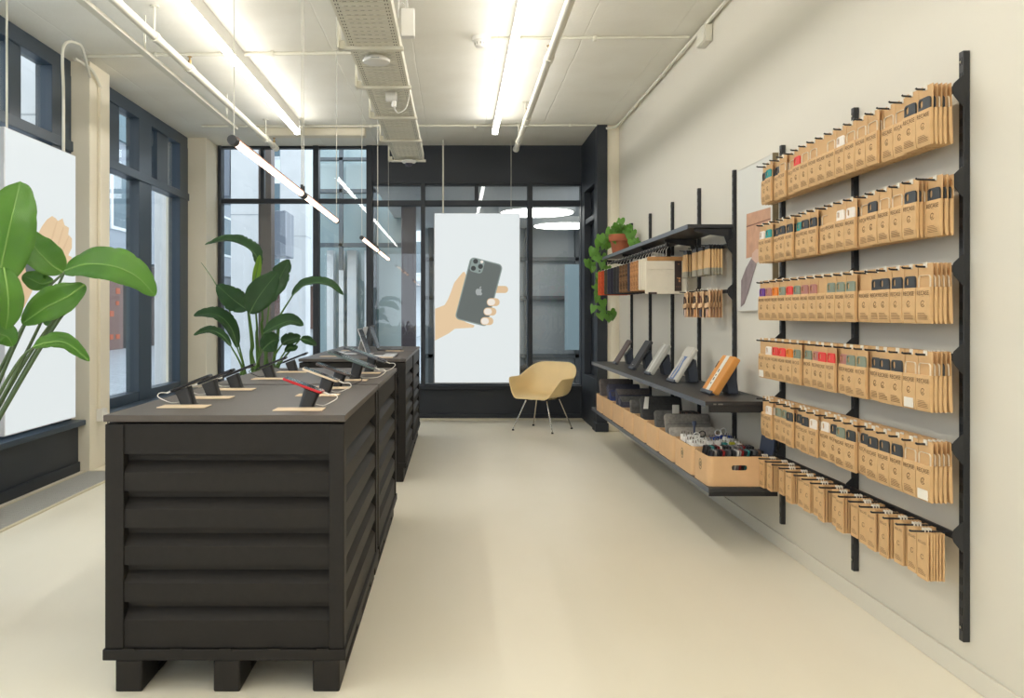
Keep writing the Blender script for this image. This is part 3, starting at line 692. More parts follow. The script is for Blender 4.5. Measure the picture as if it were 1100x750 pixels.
# ------------------------------------------------------------------ phones on slanted stands
TOPZ = .915
PLATE = mat('pale_wood_card', (226, 204, 174), .6, noise=.05, nscale=20)
CAB = mat('white_cable', (236, 232, 224), .45)
SCREEN = mat('dark_glass_screen', (22, 24, 28), .08, spec=.6)
def phone_set(x, y, side, col, name, lblp, cable, size=(.150, .074), plate=True, tilt=20, hgt=.075, where=''):
    """side -1: low end to the left (window); +1: low end to the right (aisle)"""
    M = Matrix.Translation((x, y, TOPZ)) @ Matrix.Diagonal((side, 1, 1, 1))
    st = T('phone_stand', 'black slanted stand under the '+lblp, 'stand', (x, y, TOPZ), 'slanted phone stands')
    lean = .020
    sec = rrect(.052, .052, .012)
    n = len(sec); mb = MB()
    ht = lambda u: hgt-u*math.tan(math.radians(tilt))-.009
    vs = [M @ Vector((u, v, .002)) for u, v in sec]+[M @ Vector((u+lean, v, ht(u+lean))) for u, v in sec]
    mb.add(vs, [list(range(n))[::-1], list(range(n, 2*n))]+[(i, (i+1) % n, n+(i+1) % n, n+i) for i in range(n)])
    st.part('column', mb, BLACKM)
    st.part('foot_pad', MB().box(x-.028, x+.028, y-.028, y+.028, TOPZ+.0004, TOPZ+.002), BLACKM)
    L, W = size; th = .009
    R = M @ Matrix.Translation((-.012, 0, hgt)) @ Matrix.Rotation(math.radians(tilt), 4, 'Y')
    ph = T(name, lblp, 'phone' if name == 'smartphone' else 'tablet', (x, y, TOPZ+hgt), 'devices on slanted stands')
    ph.part('body', MB().prism(rrect(L, W, .012), lambda u, v, d: R @ Vector((u, v, d)), .0, th), col, bevel=.0015)
    ph.part('screen', MB().prism(rrect(L-.006, W-.006, .010), lambda u, v, d: R @ Vector((u, v, d)), th, th+.0008), SCREEN)
    ph.part('camera_bump', MB().prism(rrect(.028, .028, .008, cx=-L/2+.022, cy=W/2-.022), lambda u, v, d: R @ Vector((u, v, d)), -.0025, .0), col)
    e = R @ Vector((L/2, 0, th/2))
    sx = side
    ca = T('charging_cable', ('white' if cable is CAB else 'black')+' charging cable of the '+lblp.replace(' from the front in the window side row', ', window side row'), 'cable', e, 'charging cables')
    z0 = TOPZ+.006
    ca.part('plug', MB().prism([(-.004, -.003), (.004, -.003), (.004, .003), (-.004, .003)], lambda u, v, d: R @ Vector((L/2+.001+d, u, th/2+v)), 0, .022), cable, bevel=.001)
    ca.part('lead', MB().tube(spline([R @ Vector((L/2+.022, 0, th/2)), e+Vector((sx*.045, -.005, -.008)), e+Vector((sx*.05, -.01, -.022)), Vector((e.x+sx*.01, e.y-.01, z0+.004)), Vector((x+sx*.05, y+.01, z0)), Vector((x+sx*.031, y+.01, z0+.004))]), .0019, n=6), cable)
    if plate:
        solo('product_card', MB().box(x-.085+side*-.01, x+.085+side*-.01, y-.125, y-.036, TOPZ+.0004, TOPZ+.004), PLATE, 'pale card lying before the '+lblp.replace(' from the front in the window side row', ', window side row'), 'card', 'pale cards on the crate tables', off=(x, y-.08, TOPZ), bevel=.001)
BLK = mat('black_phone_metal', (34, 36, 40), .3, .3); REDM = mat('red_phone_metal', (190, 36, 44), .3, .2); GOLD = mat('cream_phone_metal', (224, 206, 180), .3, .3)
BRZ = mat('brown_grey_phone_metal', (92, 82, 80), .3, .4); GRN = mat('green_grey_tablet_metal', (96, 112, 110), .3, .4)
for i, (x, y) in enumerate(((-.985, 3.08), (-.985, 3.40), (-.985, 3.76), (-.965, 4.36), (-.945, 4.86))):
    phone_set(x, y, -1, BLK, 'smartphone', ORD[i]+' black phone from the front in the window side row', CAB if i < 3 else BLACKM, tilt=22)
phone_set(-.535, 2.99, 1, REDM, 'smartphone', 'red phone, nearest in the aisle side row', CAB, size=(.148, .072))
phone_set(-.555, 3.50, 1, GOLD, 'smartphone', 'cream edged phone behind the red phone', CAB, size=(.158, .074))
phone_set(-.55, 3.83, 1, BRZ, 'smartphone', 'brown grey phone with black cable on the aisle side', BLACKM, size=(.165, .078))
phone_set(-.52, 4.28, 1, GRN, 'tablet_computer', 'large green grey tablet tilted to the aisle', CAB, size=(.25, .17), hgt=.095)
phone_set(-.50, 4.78, 1, SPACE, 'tablet_computer', 'dark grey tablet, rearmost on the aisle side', CAB, size=(.235, .16), hgt=.095)

# ------------------------------------------------------------------ laptops
def laptop(x, y, side, col, label, ang=22, w=.30, d=.215):
    t = T('laptop', label, 'laptop', (x, y, TOPZ+.0005), 'open laptops on the rear crates', (0, 0, 0 if side > 0 else PI))
    t.part('base', MB().prism(rrect(d, w, .012), lambda u, v, q: (u+d/2, v, q), .002, .015), col, local=True, bevel=.002)
    kb = t.part('keyboard', MB().box(.03, .12, -w/2+.02, w/2-.02, .015, .0158), BLACKM, local=True)
    t.part('trackpad', MB().box(.13, .20, -.05, .05, .0151, .0156), col, local=True)
    R = Matrix.Translation((.004, 0, .016)) @ Matrix.Rotation(math.radians(-ang), 4, 'Y')
    li = t.part('lid', MB().prism(rrect(w, d, .012), lambda u, v, q: R @ Vector((q, u, v+d/2)), -.007, 0), col, local=True, bevel=.0015)
    t.part('display', MB().prism(rrect(w-.012, d-.014, .008), lambda u, v, q: R @ Vector((q, u, v+d/2)), 0, .0008), SCREEN, local=True, parent=li)
    t.part('hinge', MB().cyl((.002, -w/2+.03, .014), (.002, w/2-.03, .014), .006, n=10), col, local=True)
laptop(-.80, 6.93, -1, ALU, 'silver laptop opened towards the windows on the third crate', 14)
laptop(-.685, 6.57, 1, ALU, 'silver laptop opened towards the aisle on the third crate', 20)
laptop(-.85, 8.05, -1, SPACE, 'dark laptop opened towards the windows on the rearmost crate', 14)
laptop(-.715, 7.70, 1, SPACE, 'dark laptop opened towards the aisle on the rearmost crate', 20)
for x, y, l in ((-.98, 6.52, 'pale card beside the silver window side laptop'), (-.56, 6.36, 'pale card before the silver aisle side laptop'), (-.55, 7.48, 'pale card before the dark aisle side laptop'), (-.95, 7.52, 'pale card before the dark window side laptop')):
    solo('product_card', MB().box(x-.08, x+.08, y-.045, y+.035, TOPZ+.0004, TOPZ+.004), PLATE, l, 'card', 'pale cards on the crate tables', off=(x, y, TOPZ), bevel=.001)

# ------------------------------------------------------------------ plants with paddle leaves
LEAFA = leaf_mat('fresh_leaf_green', (44, 104, 34), (124, 178, 74)); LEAFB = leaf_mat('deep_leaf_green', (26, 62, 34), (70, 112, 62)); LEAFY = leaf_mat('young_leaf_green', (96, 150, 30), (150, 190, 60))
STEMA = mat('leaf_stem_green', (86, 120, 58), .5, noise=.15, nscale=10); RIB = mat('leaf_midrib', (128, 168, 84), .5); RIBB = mat('leaf_midrib_dark', (92, 128, 76), .5)
def leaf(t, mid, wid, hint, fold=.25, lm=None, rib=None, seed=0, peak=.45, label=None, torn=0., rib_r=.005):
    rnd = random.Random(seed)
    pts = spline([P(*q) for q in mid], 9); N = len(pts)
    hint = Vector(hint).normalized(); mb = MB(); mb.uv = []
    S = (-1, -.66, -.33, 0, .33, .66, 1)
    rows = []
    for i, p in enumerate(pts):
        s = i/(N-1)
        tg = (pts[min(i+1, N-1)]-pts[max(i-1, 0)]).normalized()
        side = tg.cross(hint).normalized(); nr = side.cross(tg).normalized()
        if nr.dot(hint) < 0: nr = -nr
        e = s**(math.log(.5)/math.log(peak))
        wv = wid*max(math.sin(PI*min(max(e, 0), 1)), 0)**.74+.0015
        tear = [1-(rnd.random()*torn if rnd.random() < .35 else 0) for _ in (0, 1)]
        r = []
        for q in S:
            ww = wv*(tear[0] if q < 0 else tear[1])
            rip = math.sin(s*26+q*3+seed)*.02*abs(q)*wid*6
            mb.v.append(p+side*q*ww+nr*(fold*ww*abs(q)**1.3+rip*.4))
            mb.uv.append((q*.5+.5, s*3+abs(q)*.35)); r.append(len(mb.v)-1)
        rows.append(r)
    for a, b in zip(rows, rows[1:]):
        for k in range(6):
            mb.f.append([a[k], a[k+1], b[k+1], b[k]]); mb.m.append(0)
    me_o = t.part('leaf', mb, lm, label=label)
    so = me_o.modifiers.new('Solidify', 'SOLIDIFY'); so.thickness = .0015; so.offset = 0
    rp = [p for p in pts]
    t.part('midrib', MB().tube(rp, [rib_r*(1-.75*i/(N-1)) for i in range(N)], n=6), rib, parent=me_o)
def stalk(t, pts, r0, r1, m=STEMA):
    q = spline(pts, 6); N = len(q)
    t.part('stalk', MB().tube(q, [r0+(r1-r0)*i/(N-1) for i in range(N)], n=8), m)
def pot(t, x, y, r, h, m):
    t.part('pot', MB().lathe([(r*.72, .002), (r*.78, .01), (r, h), (r*.94, h), (r*.9, h-.05), (.01, h-.05)], (x, y, 0), 32), m)
    t.part('soil', MB().lathe([(r*.9, h-.055), (r*.89, h-.035), (.01, h-.03)], (x, y, 0), 24), mat('dark_soil', (60, 48, 38), .95, bump=.6, bscale=40))
POTM = mat('dark_grey_planter', (70, 72, 74), .6, noise=.08)
D = 3.3
bxp, byp = -2.17, 3.35
t = T('paddle_leaf_plant', 'large bright green paddle leaf plant before the hanging hand lightbox', 'plant', (bxp, byp, 0))
pot(t, bxp, byp, .2, .38, POTM)
B = lambda dx, dy: Vector((bxp+dx, byp+dy, .36))
leaf(t, [(-4, 312, D), (4, 275, D), (13, 232, D), (22, 195, D+.1)], .105, (.25, -1, .15), .18, LEAFA, RIB, 1, .5, rib_r=.006, torn=.05)
leaf(t, [(68, 293, 3.5), (52, 282, 3.5), (36, 264, 3.55), (24, 246, 3.6)], .072, (.3, -.8, .5), .3, LEAFA, RIB, 2, .42)
leaf(t, [(70, 291, 3.3), (92, 284, 3.25), (122, 286, 3.2), (148, 298, 3.2), (167, 318, 3.2)], .074, (.0, -.9, .55), .22, LEAFA, RIB, 3, .45, torn=.06)
leaf(t, [(91, 306, 3.25), (72, 319, 3.2), (48, 331, 3.2), (24, 348, 3.2)], .062, (-.2, -1, -.1), .35, LEAFA, RIB, 4, .5, torn=.05)
leaf(t, [(4, 288, 3.15), (8, 312, 3.1), (9, 335, 3.1), (6, 354, 3.1)], .05, (.6, -.8, .1), .3, LEAFA, RIB, 5)
leaf(t, [(36, 373, 3.1), (52, 368, 3.1), (72, 369, 3.1), (96, 388, 3.1)], .034, (.1, -.8, .6), .4, LEAFA, RIB, 6, .5, torn=.1)
leaf(t, [(78, 318, 3.6), (66, 328, 3.6), (54, 342, 3.6), (46, 346, 3.6)], .04, (.2, -.9, .3), .2, LEAFA, RIB, 7)
leaf(t, [(58, 302, 3.5), (46, 305, 3.5), (34, 300, 3.5), (24, 296, 3.5)], .04, (-.1, -.9, .4), .4, LEAFA, RIB, 8)
leaf(t, [(-16, 352, 3.2), (-4, 358, 3.2), (8, 362, 3.2), (14, 372, 3.2)], .05, (.1, -.9, .4), .3, LEAFA, RIB, 9)
leaf(t, [(60, 340, 3.55), (46, 330, 3.55), (34, 335, 3.55), (24, 345, 3.55)], .035, (.1, -.9, .4), .3, LEAFA, RIB, 19)
leaf(t, [(-40, 330, 3.3), (-70, 280, 3.3), (-95, 250, 3.4), (-110, 235, 3.4)], .09, (.1, -.9, .4), .3, LEAFA, RIB, 29)
for tip, m1, b0 in (((-4, 312, D), (-20, 400, 3.3), B(.02, .05)), ((68, 293, 3.5), (26, 350, 3.4), B(.05, .06)), ((70, 291, 3.3), (20, 395, 3.3), B(.06, .0)), ((91, 306, 3.25), (40, 380, 3.25), B(.08, -.02)),
                    ((4, 288, 3.15), (-16, 400, 3.2), B(0, -.05)), ((36, 373, 3.1), (8, 408, 3.15), B(.06, -.06)), ((78, 318, 3.6), (34, 385, 3.5), B(.04, .08)), ((58, 302, 3.5), (14, 370, 3.45), B(-.02, .07)), ((-16, 352, 3.2), (-30, 420, 3.25), B(-.04, -.04)), ((60, 340, 3.55), (20, 400, 3.45), B(.0, .1)), ((-40, 330, 3.3), (-40, 420, 3.3), B(-.06, 0))):
    stalk(t, [b0, P(*m1), P(*tip)], .0095, .0045, mat('olive_stalk', (82, 104, 66), .45))
D = 6.35
bxp, byp = -1.47, 6.45
t = T('paddle_leaf_plant', 'deep green paddle leaf plant standing behind the crate tables by the glass', 'plant', (bxp, byp, 0))
pot(t, bxp, byp, .18, .36, POTM)
B = lambda dx, dy: Vector((bxp+dx, byp+dy, .34))
spec = [  # mid points, half width, hint, fold, material, stalk middle
 ([(279, 288, 6.4), (274, 273, 6.4), (262, 264, 6.4), (244, 259, 6.4), (220, 263, 6.4)], .06, (0, -.5, .9), .75, LEAFB, (282, 340), .22),
 ([(272, 308, 6.3), (275, 296, 6.3), (277, 286, 6.3), (279, 274, 6.3)], .028, (.3, -1, 0), .6, LEAFY, (276, 350), 0),
 ([(289, 326, 6.5), (296, 308, 6.5), (303, 294, 6.5), (311, 279, 6.5)], .095, (-.3, -1, .1), .25, LEAFB, (286, 360), .25),
 ([(268, 337, 6.2), (276, 322, 6.2), (286, 308, 6.2), (298, 293, 6.2)], .105, (.2, -1, .2), .15, LEAFB, (272, 370), 0),
 ([(266, 333, 6.3), (256, 326, 6.3), (246, 318, 6.3), (233, 306, 6.3)], .09, (.3, -.9, .1), .35, LEAFB, (270, 370), .12),
 ([(255, 374, 6.3), (249, 354, 6.3), (238, 341, 6.3), (224, 337, 6.3), (208, 339, 6.3)], .06, (.3, -.7, .5), .5, LEAFB, (262, 395), .1),
 ([(248, 372, 6.2), (238, 360, 6.2), (224, 355, 6.2), (208, 360, 6.2)], .035, (.2, -.7, .5), .5, LEAFB, (260, 395), .2),
 ([(314, 318, 6.4), (324, 308, 6.4), (338, 304, 6.4), (354, 306, 6.4), (369, 317, 6.4)], .055, (0, -.6, .8), .5, LEAFB, (298, 345), .25),
 ([(283, 358, 6.2), (297, 350, 6.2), (312, 345, 6.2), (326, 350, 6.2)], .06, (0, -.8, .6), .5, LEAFB, (278, 385), .1),
 ([(282, 376, 6.2), (288, 370, 6.2), (294, 366, 6.2), (300, 366, 6.2)], .075, (.1, -1, .1), .3, LEAFB, (276, 392), .1),
 ([(303, 370, 6.3), (308, 366, 6.3), (316, 364, 6.3), (323, 361, 6.3)], .05, (0, -.9, .4), .4, LEAFB, (294, 385), .2),
 ([(323, 364, 6.3), (328, 365, 6.3), (333, 367, 6.3), (340, 371, 6.3)], .034, (0, -.9, .4), .3, LEAFB, (300, 392), .1),
 ([(306, 378, 6.3), (311, 374, 6.3), (316, 374, 6.3), (320, 372, 6.3)], .03, (0, -.9, .4), .3, LEAFB, (296, 396), .1),
]
for i, (mid, wd, hint, fold, lm, sm, torn) in enumerate(spec):
    leaf(t, mid, wd, hint, fold, lm, RIBB, 40+i, .48, torn=torn, rib_r=.005)
    stalk(t, [B(.09*math.cos(i*2.1), .07*math.sin(i*2.1)), P(sm[0], sm[1]+18, 6.4), P(sm[0], sm[1], 6.35), P(*mid[0])], .016, .005)
stalk(t, [B(-.05, 0), P(250, 345, 6.4), P(231, 304, 6.35), P(216, 282, 6.35)], .008, .0015)

# ------------------------------------------------------------------ moulded armchair
CHM = mat('butter_yellow_shell', (244, 217, 162), .32, noise=.03, nscale=6)
chair = T('armchair', 'butter yellow moulded armchair on chrome legs before the rear glass', 'chair', (.93, 9.0, 0), None, (0, 0, 0))
fwd = Vector((-.56, -.83, 0)).normalized(); rgt = Vector((-fwd.y, fwd.x, 0))   # rgt: sitter's left is +rgt
def ch(u, v, z): return Vector((.93, 9.0, 0))+rgt*u+fwd*v+Vector((0, 0, z))
def sm(a, b, x):
    x = min(max((x-a)/(b-a), 0), 1); return x*x*(3-2*x)
NA, NT = 64, 16
mb = MB()
for j in range(NT+1):
    tt = j/NT
    for i in range(NA):
        a = 2*PI*i/NA                                  # 0 = front, pi = back
        ca, sa = math.cos(a), math.sin(a); A = abs(((a+PI) % (2*PI))-PI)
        h = .012+.205*sm(.58, 1.12, A)+.155*sm(1.75, 2.6, A)
        Rx, Ry = .300, .275
        k = 3.6
        Rr = 1/((abs(sa)/Rx)**k+(abs(ca)/Ry)**k)**(1/k)
        rho = Rr*(1-(1-tt)**2.3)*.96
        z = .355+h*tt**3.6
        lip = sm(.88, 1.0, tt)
        out = tt**5*.02+lip*(.03 if .9 < A < 2.4 else .014 if A > .7 else .006)
        back = sm(1.9, 3.0, A)*sm(.5, 1, tt)*.05
        mb.v.append(ch((rho+out)*sa*(1-.07*sm(1.9, 3.0, A)*tt), (rho+out)*ca-back, z-(lip*.006 if A > .7 else lip*.02)))
        del ca, sa
for j in range(NT):
    for i in range(NA):
        mb.f.append([j*NA+i, j*NA+(i+1) % NA, (j+1)*NA+(i+1) % NA, (j+1)*NA+i]); mb.m.append(0)
o = chair.part('shell', mb, CHM); s_ = o.modifiers.new('Solidify', 'SOLIDIFY'); s_.thickness = .010; s_.offset = -1
ss = o.modifiers.new('Subsurf', 'SUBSURF'); ss.levels = 1; ss.render_levels = 1
chair.part('under_frame', MB().tube([ch(-.12, .13, .335), ch(-.13, -.12, .335)], .008).tube([ch(.12, .13, .335), ch(.13, -.12, .335)], .008).tube([ch(-.13, .02, .335), ch(.13, .02, .335)], .007), STEEL)
for u, v in ((-.12, .13), (.12, .13), (-.13, -.12), (.13, -.12)):
    chair.part('shock_mount', MB().cyl(ch(u, v, .328), ch(u, v, .352), .02, n=14), BLACKM)
for u, v, U, V in ((-.12, .13, -.235, .225), (.12, .13, .235, .225), (-.13, -.12, -.235, -.225), (.13, -.12, .235, -.225)):
    l = chair.part('leg', MB().tube(spline([ch(u*.4, v, .335), ch(u*1.0, v*1.02, .333), ch(u*1.12, v*1.12, .30), ch(U, V, .012)]), .0075, n=10), STEEL)
    chair.part('foot_glide', MB().cyl(ch(U, V, .0005), ch(U, V, .016), .014, .011, n=12), BLACKM, parent=l)
# ------------------------------------------------------------------ wall system: uprights, shelves, hook rails
UP = [2.825, 3.60, 4.40, 5.16, 5.91, 6.64, 7.40, 8.18]
ul = ['tallest looking black slotted upright at the near end of the packet rails', 'black slotted upright between the two packet bays', 'black slotted upright beside the framed print, far end of packet rails',
      'black slotted upright at the near end of the top shelf', 'black slotted upright behind the slim pouches', 'black slotted upright behind the cream sleeve', 'black slotted upright behind the cork sleeves', 'black slotted upright beside the trailing pothos']
SLOT = mat('slot_black', (12, 12, 13), .8)
for i, y in enumerate(UP):
    t = T('slotted_upright', ul[i], 'upright', (XR, y, .143), 'black slotted uprights')
    t.part('channel', MB().box(XR-.024, XR-.001, y-.013, y+.013, .143, 2.136), BLACKM, bevel=.002)
    mb = MB()
    for k in range(38):
        z = .18+k*.0516
        for q in (-.006, .006): mb.box(XR-.0246, XR-.0236, y+q-.002, y+q+.002, z, z+.026)
    t.part('slot_row', mb, SLOT, smooth=False)
    t.part('mounting_screw', MB().cyl((XR-.027, y, 2.10), (XR-.024, y, 2.10), .005, n=8).cyl((XR-.027, y, .19), (XR-.024, y, .19), .005, n=8), STEEL)

SHELF = mat('black_steel_shelf', (44, 45, 48), .42, noise=.06, nscale=30)
def shelf(nm, lb, x0, y0, y1, z, ups, th=.022):
    t = T(nm, lb, 'shelf', (XR, (y0+y1)/2, z), 'black wall shelves')
    t.part('board', MB().box(x0, XR-.026, y0, y1, z-th, z), SHELF, bevel=.002)
    t.part('front_lip', MB().box(x0-.003, x0, y0, y1, z-th-.006, z), mat('shelf_edge_grey', (92, 98, 108), .4), smooth=False)
    for y in ups:
        t.part('bracket', MB().prism([(XR-.024, z-th-.001), (x0+.05, z-th-.001), (x0+.05, z-th-.018), (x0+.16, z-th-.04), (XR-.07, z-th-.05), (XR-.045, z-th-.12), (XR-.024, z-th-.13)], lambda u, v, d: (u, d, v), y-.004+.018, y+.004+.018), BLACKM, smooth=False)
    return t
shelf('wall_shelf', 'upper black wall shelf with the pothos pot on its far end', 1.425, 5.14, 8.12, 1.80, UP[3:])
s2 = shelf('wall_shelf', 'middle black wall shelf carrying the sleeves on slanted stands', 1.318, 4.42, 8.12, .785, UP[3:])
s3 = shelf('wall_shelf', 'lowest black wall shelf carrying the row of cardboard boxes', 1.318, 4.36, 8.12, .342, UP[3:])
for s, z in ((s2, .785), (s3, .342)):
    s.part('end_bracket', MB().box(1.34, XR-.026, 4.43, 4.438, z-.06, z-.023), BLACKM, smooth=False)
s2.part('edge_label', MB().box(1.36, 1.375, 4.4175, 4.419, .767, .774).box(1.385, 1.41, 4.4175, 4.419, .767, .774), mat('faint_grey_label', (120, 118, 112), .6), smooth=False)

def hook_rail(lb, z, y0, y1, ups, pegs, xr=1.677, tip=1.566, grp='black hook rails'):
    t = T('hook_rail', lb, 'hook rail', (xr, (y0+y1)/2, z), grp)
    t.part('bar', MB().box(xr-.004, xr+.004, y0, y1, z-.012, z+.012), BLACKM, smooth=False)
    for y in ups:
        t.part('bracket', MB().prism([(XR-.025, z+.045), (XR-.030, z+.045), (xr-.004, z+.020), (xr-.012, z), (xr-.004, z-.022), (XR-.030, z-.055), (XR-.025, z-.055)], lambda u, v, d: (u, d, v), y-.0165, y-.0135), BLACKM, smooth=False)
    mb = MB().cyl((xr-.002, 0, 0), (tip, 0, .004), .0036, n=8).cyl((tip, 0, .004), (tip-.004, 0, .0075), .0036, n=8)
    me = mb.mesh('peg', BLACKM)
    for y in pegs:
        o = bpy.data.objects.new('peg', me); COL.objects.link(o); o.parent = t.o; o.location = Vector((0, y, z+.004))-t.loc
    return t

# ---- kraft packets
def face(mb, geo, x, cy, cz, m=0):      # lettering on the face that looks towards the aisle
    mb.add([(x, cy-v.x, cz+v.y) for v in geo[0]], geo[1], m)
TXT = text_geo('RECASE', .0212); TXT2 = text_geo('REGLASS', .0128)
W2, H = .0425, .187
def mesh_back():
    mb = MB().box(.0045, .0060, -W2, W2, -.184, .019); return mb.mesh('backing_board', KRAFT2, smooth=False)
def mesh_pocket():
    mb = MB(); n = 6; vs = []; 
    prof = [(-.062, -.0030), (-.066, -.0045), (-.10, -.0060), (-.15, -.0062), (-.178, -.0040), (-.186, .0005)]
    mb.prism([(z, x) for z, x in prof]+[(-.186, .0040), (-.062, .0040)], lambda u, v, d: (v, d, u), -W2, W2)
    return mb.mesh('pocket', KRAFT)
def mesh_tab(): return MB().box(.0015, .0044, -.010, .010, .004, .0225).mesh('hang_tab', mat('white_hang_tab', (226, 219, 205), .45), smooth=False)
def mesh_word(x=-.0068): 
    mb = MB(); face(mb, TXT, -.0063, 0, -.089); return mb.mesh('wordmark', INK, smooth=False)
def mesh_emblem():
    mb = MB(); o = [(math.cos(a)*.0115, math.sin(a)*.0115-.1185) for a in [.5+i*5.4/20 for i in range(21)]]; i_ = [(math.cos(a)*.0099, math.sin(a)*.0099-.1185) for a in [.5+i*5.4/20 for i in range(21)]][::-1]
    mb.prism(o+i_, lambda u, v, d: (d, -u, v), -.0069, -.0063)
    mb.prism([(-.003, -.110), (.0, -.1055), (.0035, -.1085)], lambda u, v, d: (d, -u, v), -.0069, -.0063)
    mb.prism([(-.0045, -.119), (-.001, -.1235), (.005, -.115), (.0055, -.117), (-.001, -.1255), (-.0055, -.120)], lambda u, v, d: (d, -u, v), -.0069, -.0063)
    return mb.mesh('emblem', INK, smooth=False)
def mesh_lines():
    mb = MB()
    for k, L in enumerate((.040, .046, .058, .056, .060)):
        z = -.150-k*.0052; x = -.0066 if k < 3 else -.0060
        mb.box(x, -.0050, .030-L, .030, z-.0008, z+.0008)
    mb.box(-.0062, -.005, -.008, .008, -.0935, -.0928)
    return mb.mesh('fine_print', mat('faded_ink', (128, 96, 62), .8), smooth=False)
CASEC = {'k': ('near_black_case', (62, 66, 70)), 'c': None, 'g': ('grey_green_case', (132, 142, 126)), 'r': ('coral_red_case', (226, 70, 66)), 'p': ('dusty_pink_case', (178, 122, 112)), 't': ('teal_case', (52, 150, 148)),
         'o': ('orange_case', (232, 132, 44)), 'v': ('violet_case', (112, 62, 150)), 'w': ('white_case', (236, 228, 218))}
CNAME = {'k': 'black', 'c': 'clear', 'g': 'grey green', 'r': 'coral red', 'p': 'dusty pink', 't': 'teal', 'o': 'orange', 'v': 'violet', 'w': 'white', 'n': 'hidden'}
def mesh_case(c):
    top, h = -.021, .150
    outer = rrect(.070, h, .012, 5, 0, top-h/2)
    if c == 'c':
        inner = rrect(.0665, h-.0036, .0105, 5, 0, top-h/2)
        mb = MB().prism(ring_poly(outer, inner), lambda u, v, d: (d, -u, v), -.0016, .0034)
        return mb.mesh('phone_case', mat('clear_white_case', (228, 214, 190), .25), smooth=False)
    hole = rrect(.022, .026, .008, 5, -.019, top-.019)
    mb = MB().prism(ring_poly(outer, hole), lambda u, v, d: (d, -u, v), -.0022, .0034)
    return mb.mesh('phone_case', mat(CASEC[c][0], CASEC[c][1], .55), smooth=False)
BACK, POCKET, TAB, WORD, EMB, LINES = mesh_back(), mesh_pocket(), mesh_tab(), mesh_word(), mesh_emblem(), mesh_lines()
STICK = MB().box(-.0070, -.0050, -.030, .030, -.180, -.146).mesh('price_sticker', mat('white_sticker', (232, 226, 214), .6), smooth=False)
CASES = {c: mesh_case(c) for c in 'kcgrptovw'}
def inst(name, me, parent, loc=None):
    o = bpy.data.objects.new(name, me); COL.objects.link(o); o.parent = parent
    if loc is not None: o.location = loc
    return o
NPK = 0
def packet(x, y, z, c, label, group, rz=0., ry=0., full=True, sticker=False, narrow=1., swing=0.):
    global NPK; NPK += 1
    e = bpy.data.objects.new('kraft_packet', None); COL.objects.link(e); e.empty_display_size = .03
    e.location = (x, y, z); e.rotation_euler = (swing, ry, rz); e.scale = (1, narrow, 1)
    tag(e, label, 'packet', group)
    inst('backing_board', BACK, e); inst('pocket', POCKET, e); inst('hang_tab', TAB, e)
    if full: inst('wordmark', WORD, e); inst('emblem', EMB, e); inst('fine_print', LINES, e)
    if c != 'n': inst('phone_case', CASES[c], e)
    if sticker: inst('price_sticker', STICK, e)
    return e
ROWZ = [2.005, 1.699, 1.402, 1.103, .799, .503]
ROWN = ['top', 'second', 'third', 'fourth', 'fifth', 'bottom']
SPEC = ['kkcccccwcnccrccktk', 'kkcckcwwnckktkkktw', 'ckkkkngggnppgrgopv', 'cckkkggprrpggorrwn', 'cckkkkkgkwwkkkggwn']
NP = 18
PY = [2.842+i*.0885 for i in range(NP)]
deep = MB()
rr = random.Random(3)
for r in range(5):
    z = ROWZ[r]
    hook_rail(ROWN[r]+' black hook rail of the six carrying kraft packets', z, 2.815, 4.42, UP[:3], PY)
    for i in range(NP):
        c = SPEC[r][i]
        layers = 5
        real = 4 if r < 2 else 1
        if r == 4: real = 2
        if i == 0: real = 5
        if r == 1 and i == 0: layers = 3; real = 3
        j = rr.uniform(-.0008, .0008)
        drop = 1 if rr.random() < .22 and i > 1 else 0
        for k in range(drop, layers):
            x = 1.592+k*.0152 if not (r == 1 and i == 0) else 1.625+k*.018
            y = PY[i]+j+rr.uniform(-.0006, .0006)
            tilt = .0 if k < 4 else (-.03 if i == 0 else 0)
            if k-drop < real and not (k-drop > 0 and i > 0 and k-drop >= real):
                kk = k-drop
                cc = c if kk == 0 else rr.choice([c, c, 'k', 'c'])
                if c == 'n' and kk == 0: cc = 'n'
                desc = {'n': 'kraft packet with pocket hiding its case'}.get(cc, 'kraft packet with %s phone case' % CNAME[cc])
                pos = 'front of' if kk == 0 else ORD[kk]+' back on'
                lab = '%s, %s %s peg, %s packet rail' % (desc, pos, ('nearest' if i == 0 else ORD[i]), ROWN[r])
                packet(x, y, z, cc, lab, ROWN[r]+' rail kraft packets', rz=rr.uniform(-.025, .025) if kk == 0 else 0, ry=tilt, full=True, sticker=(r in (3, 4) and ((i == 1 and r == 3) or (i == 0 and r == 4) or (i == 17 and r == 3)) and kk == 0))
            else:
                deep.box(x-.005, x+.003, y-W2+.001, y+W2-.001, z-.186, z-.062); deep.box(x+.0045, x+.006, y-W2, y+W2, z-.184, z+.019)
tag(deep.build('kraft_packet_stack', KRAFT2, None, (1.64, 3.6, 1.3), 0, False), 'further kraft packets hanging deep behind the front ones on the hook rails', 'packets', None, 'stuff')

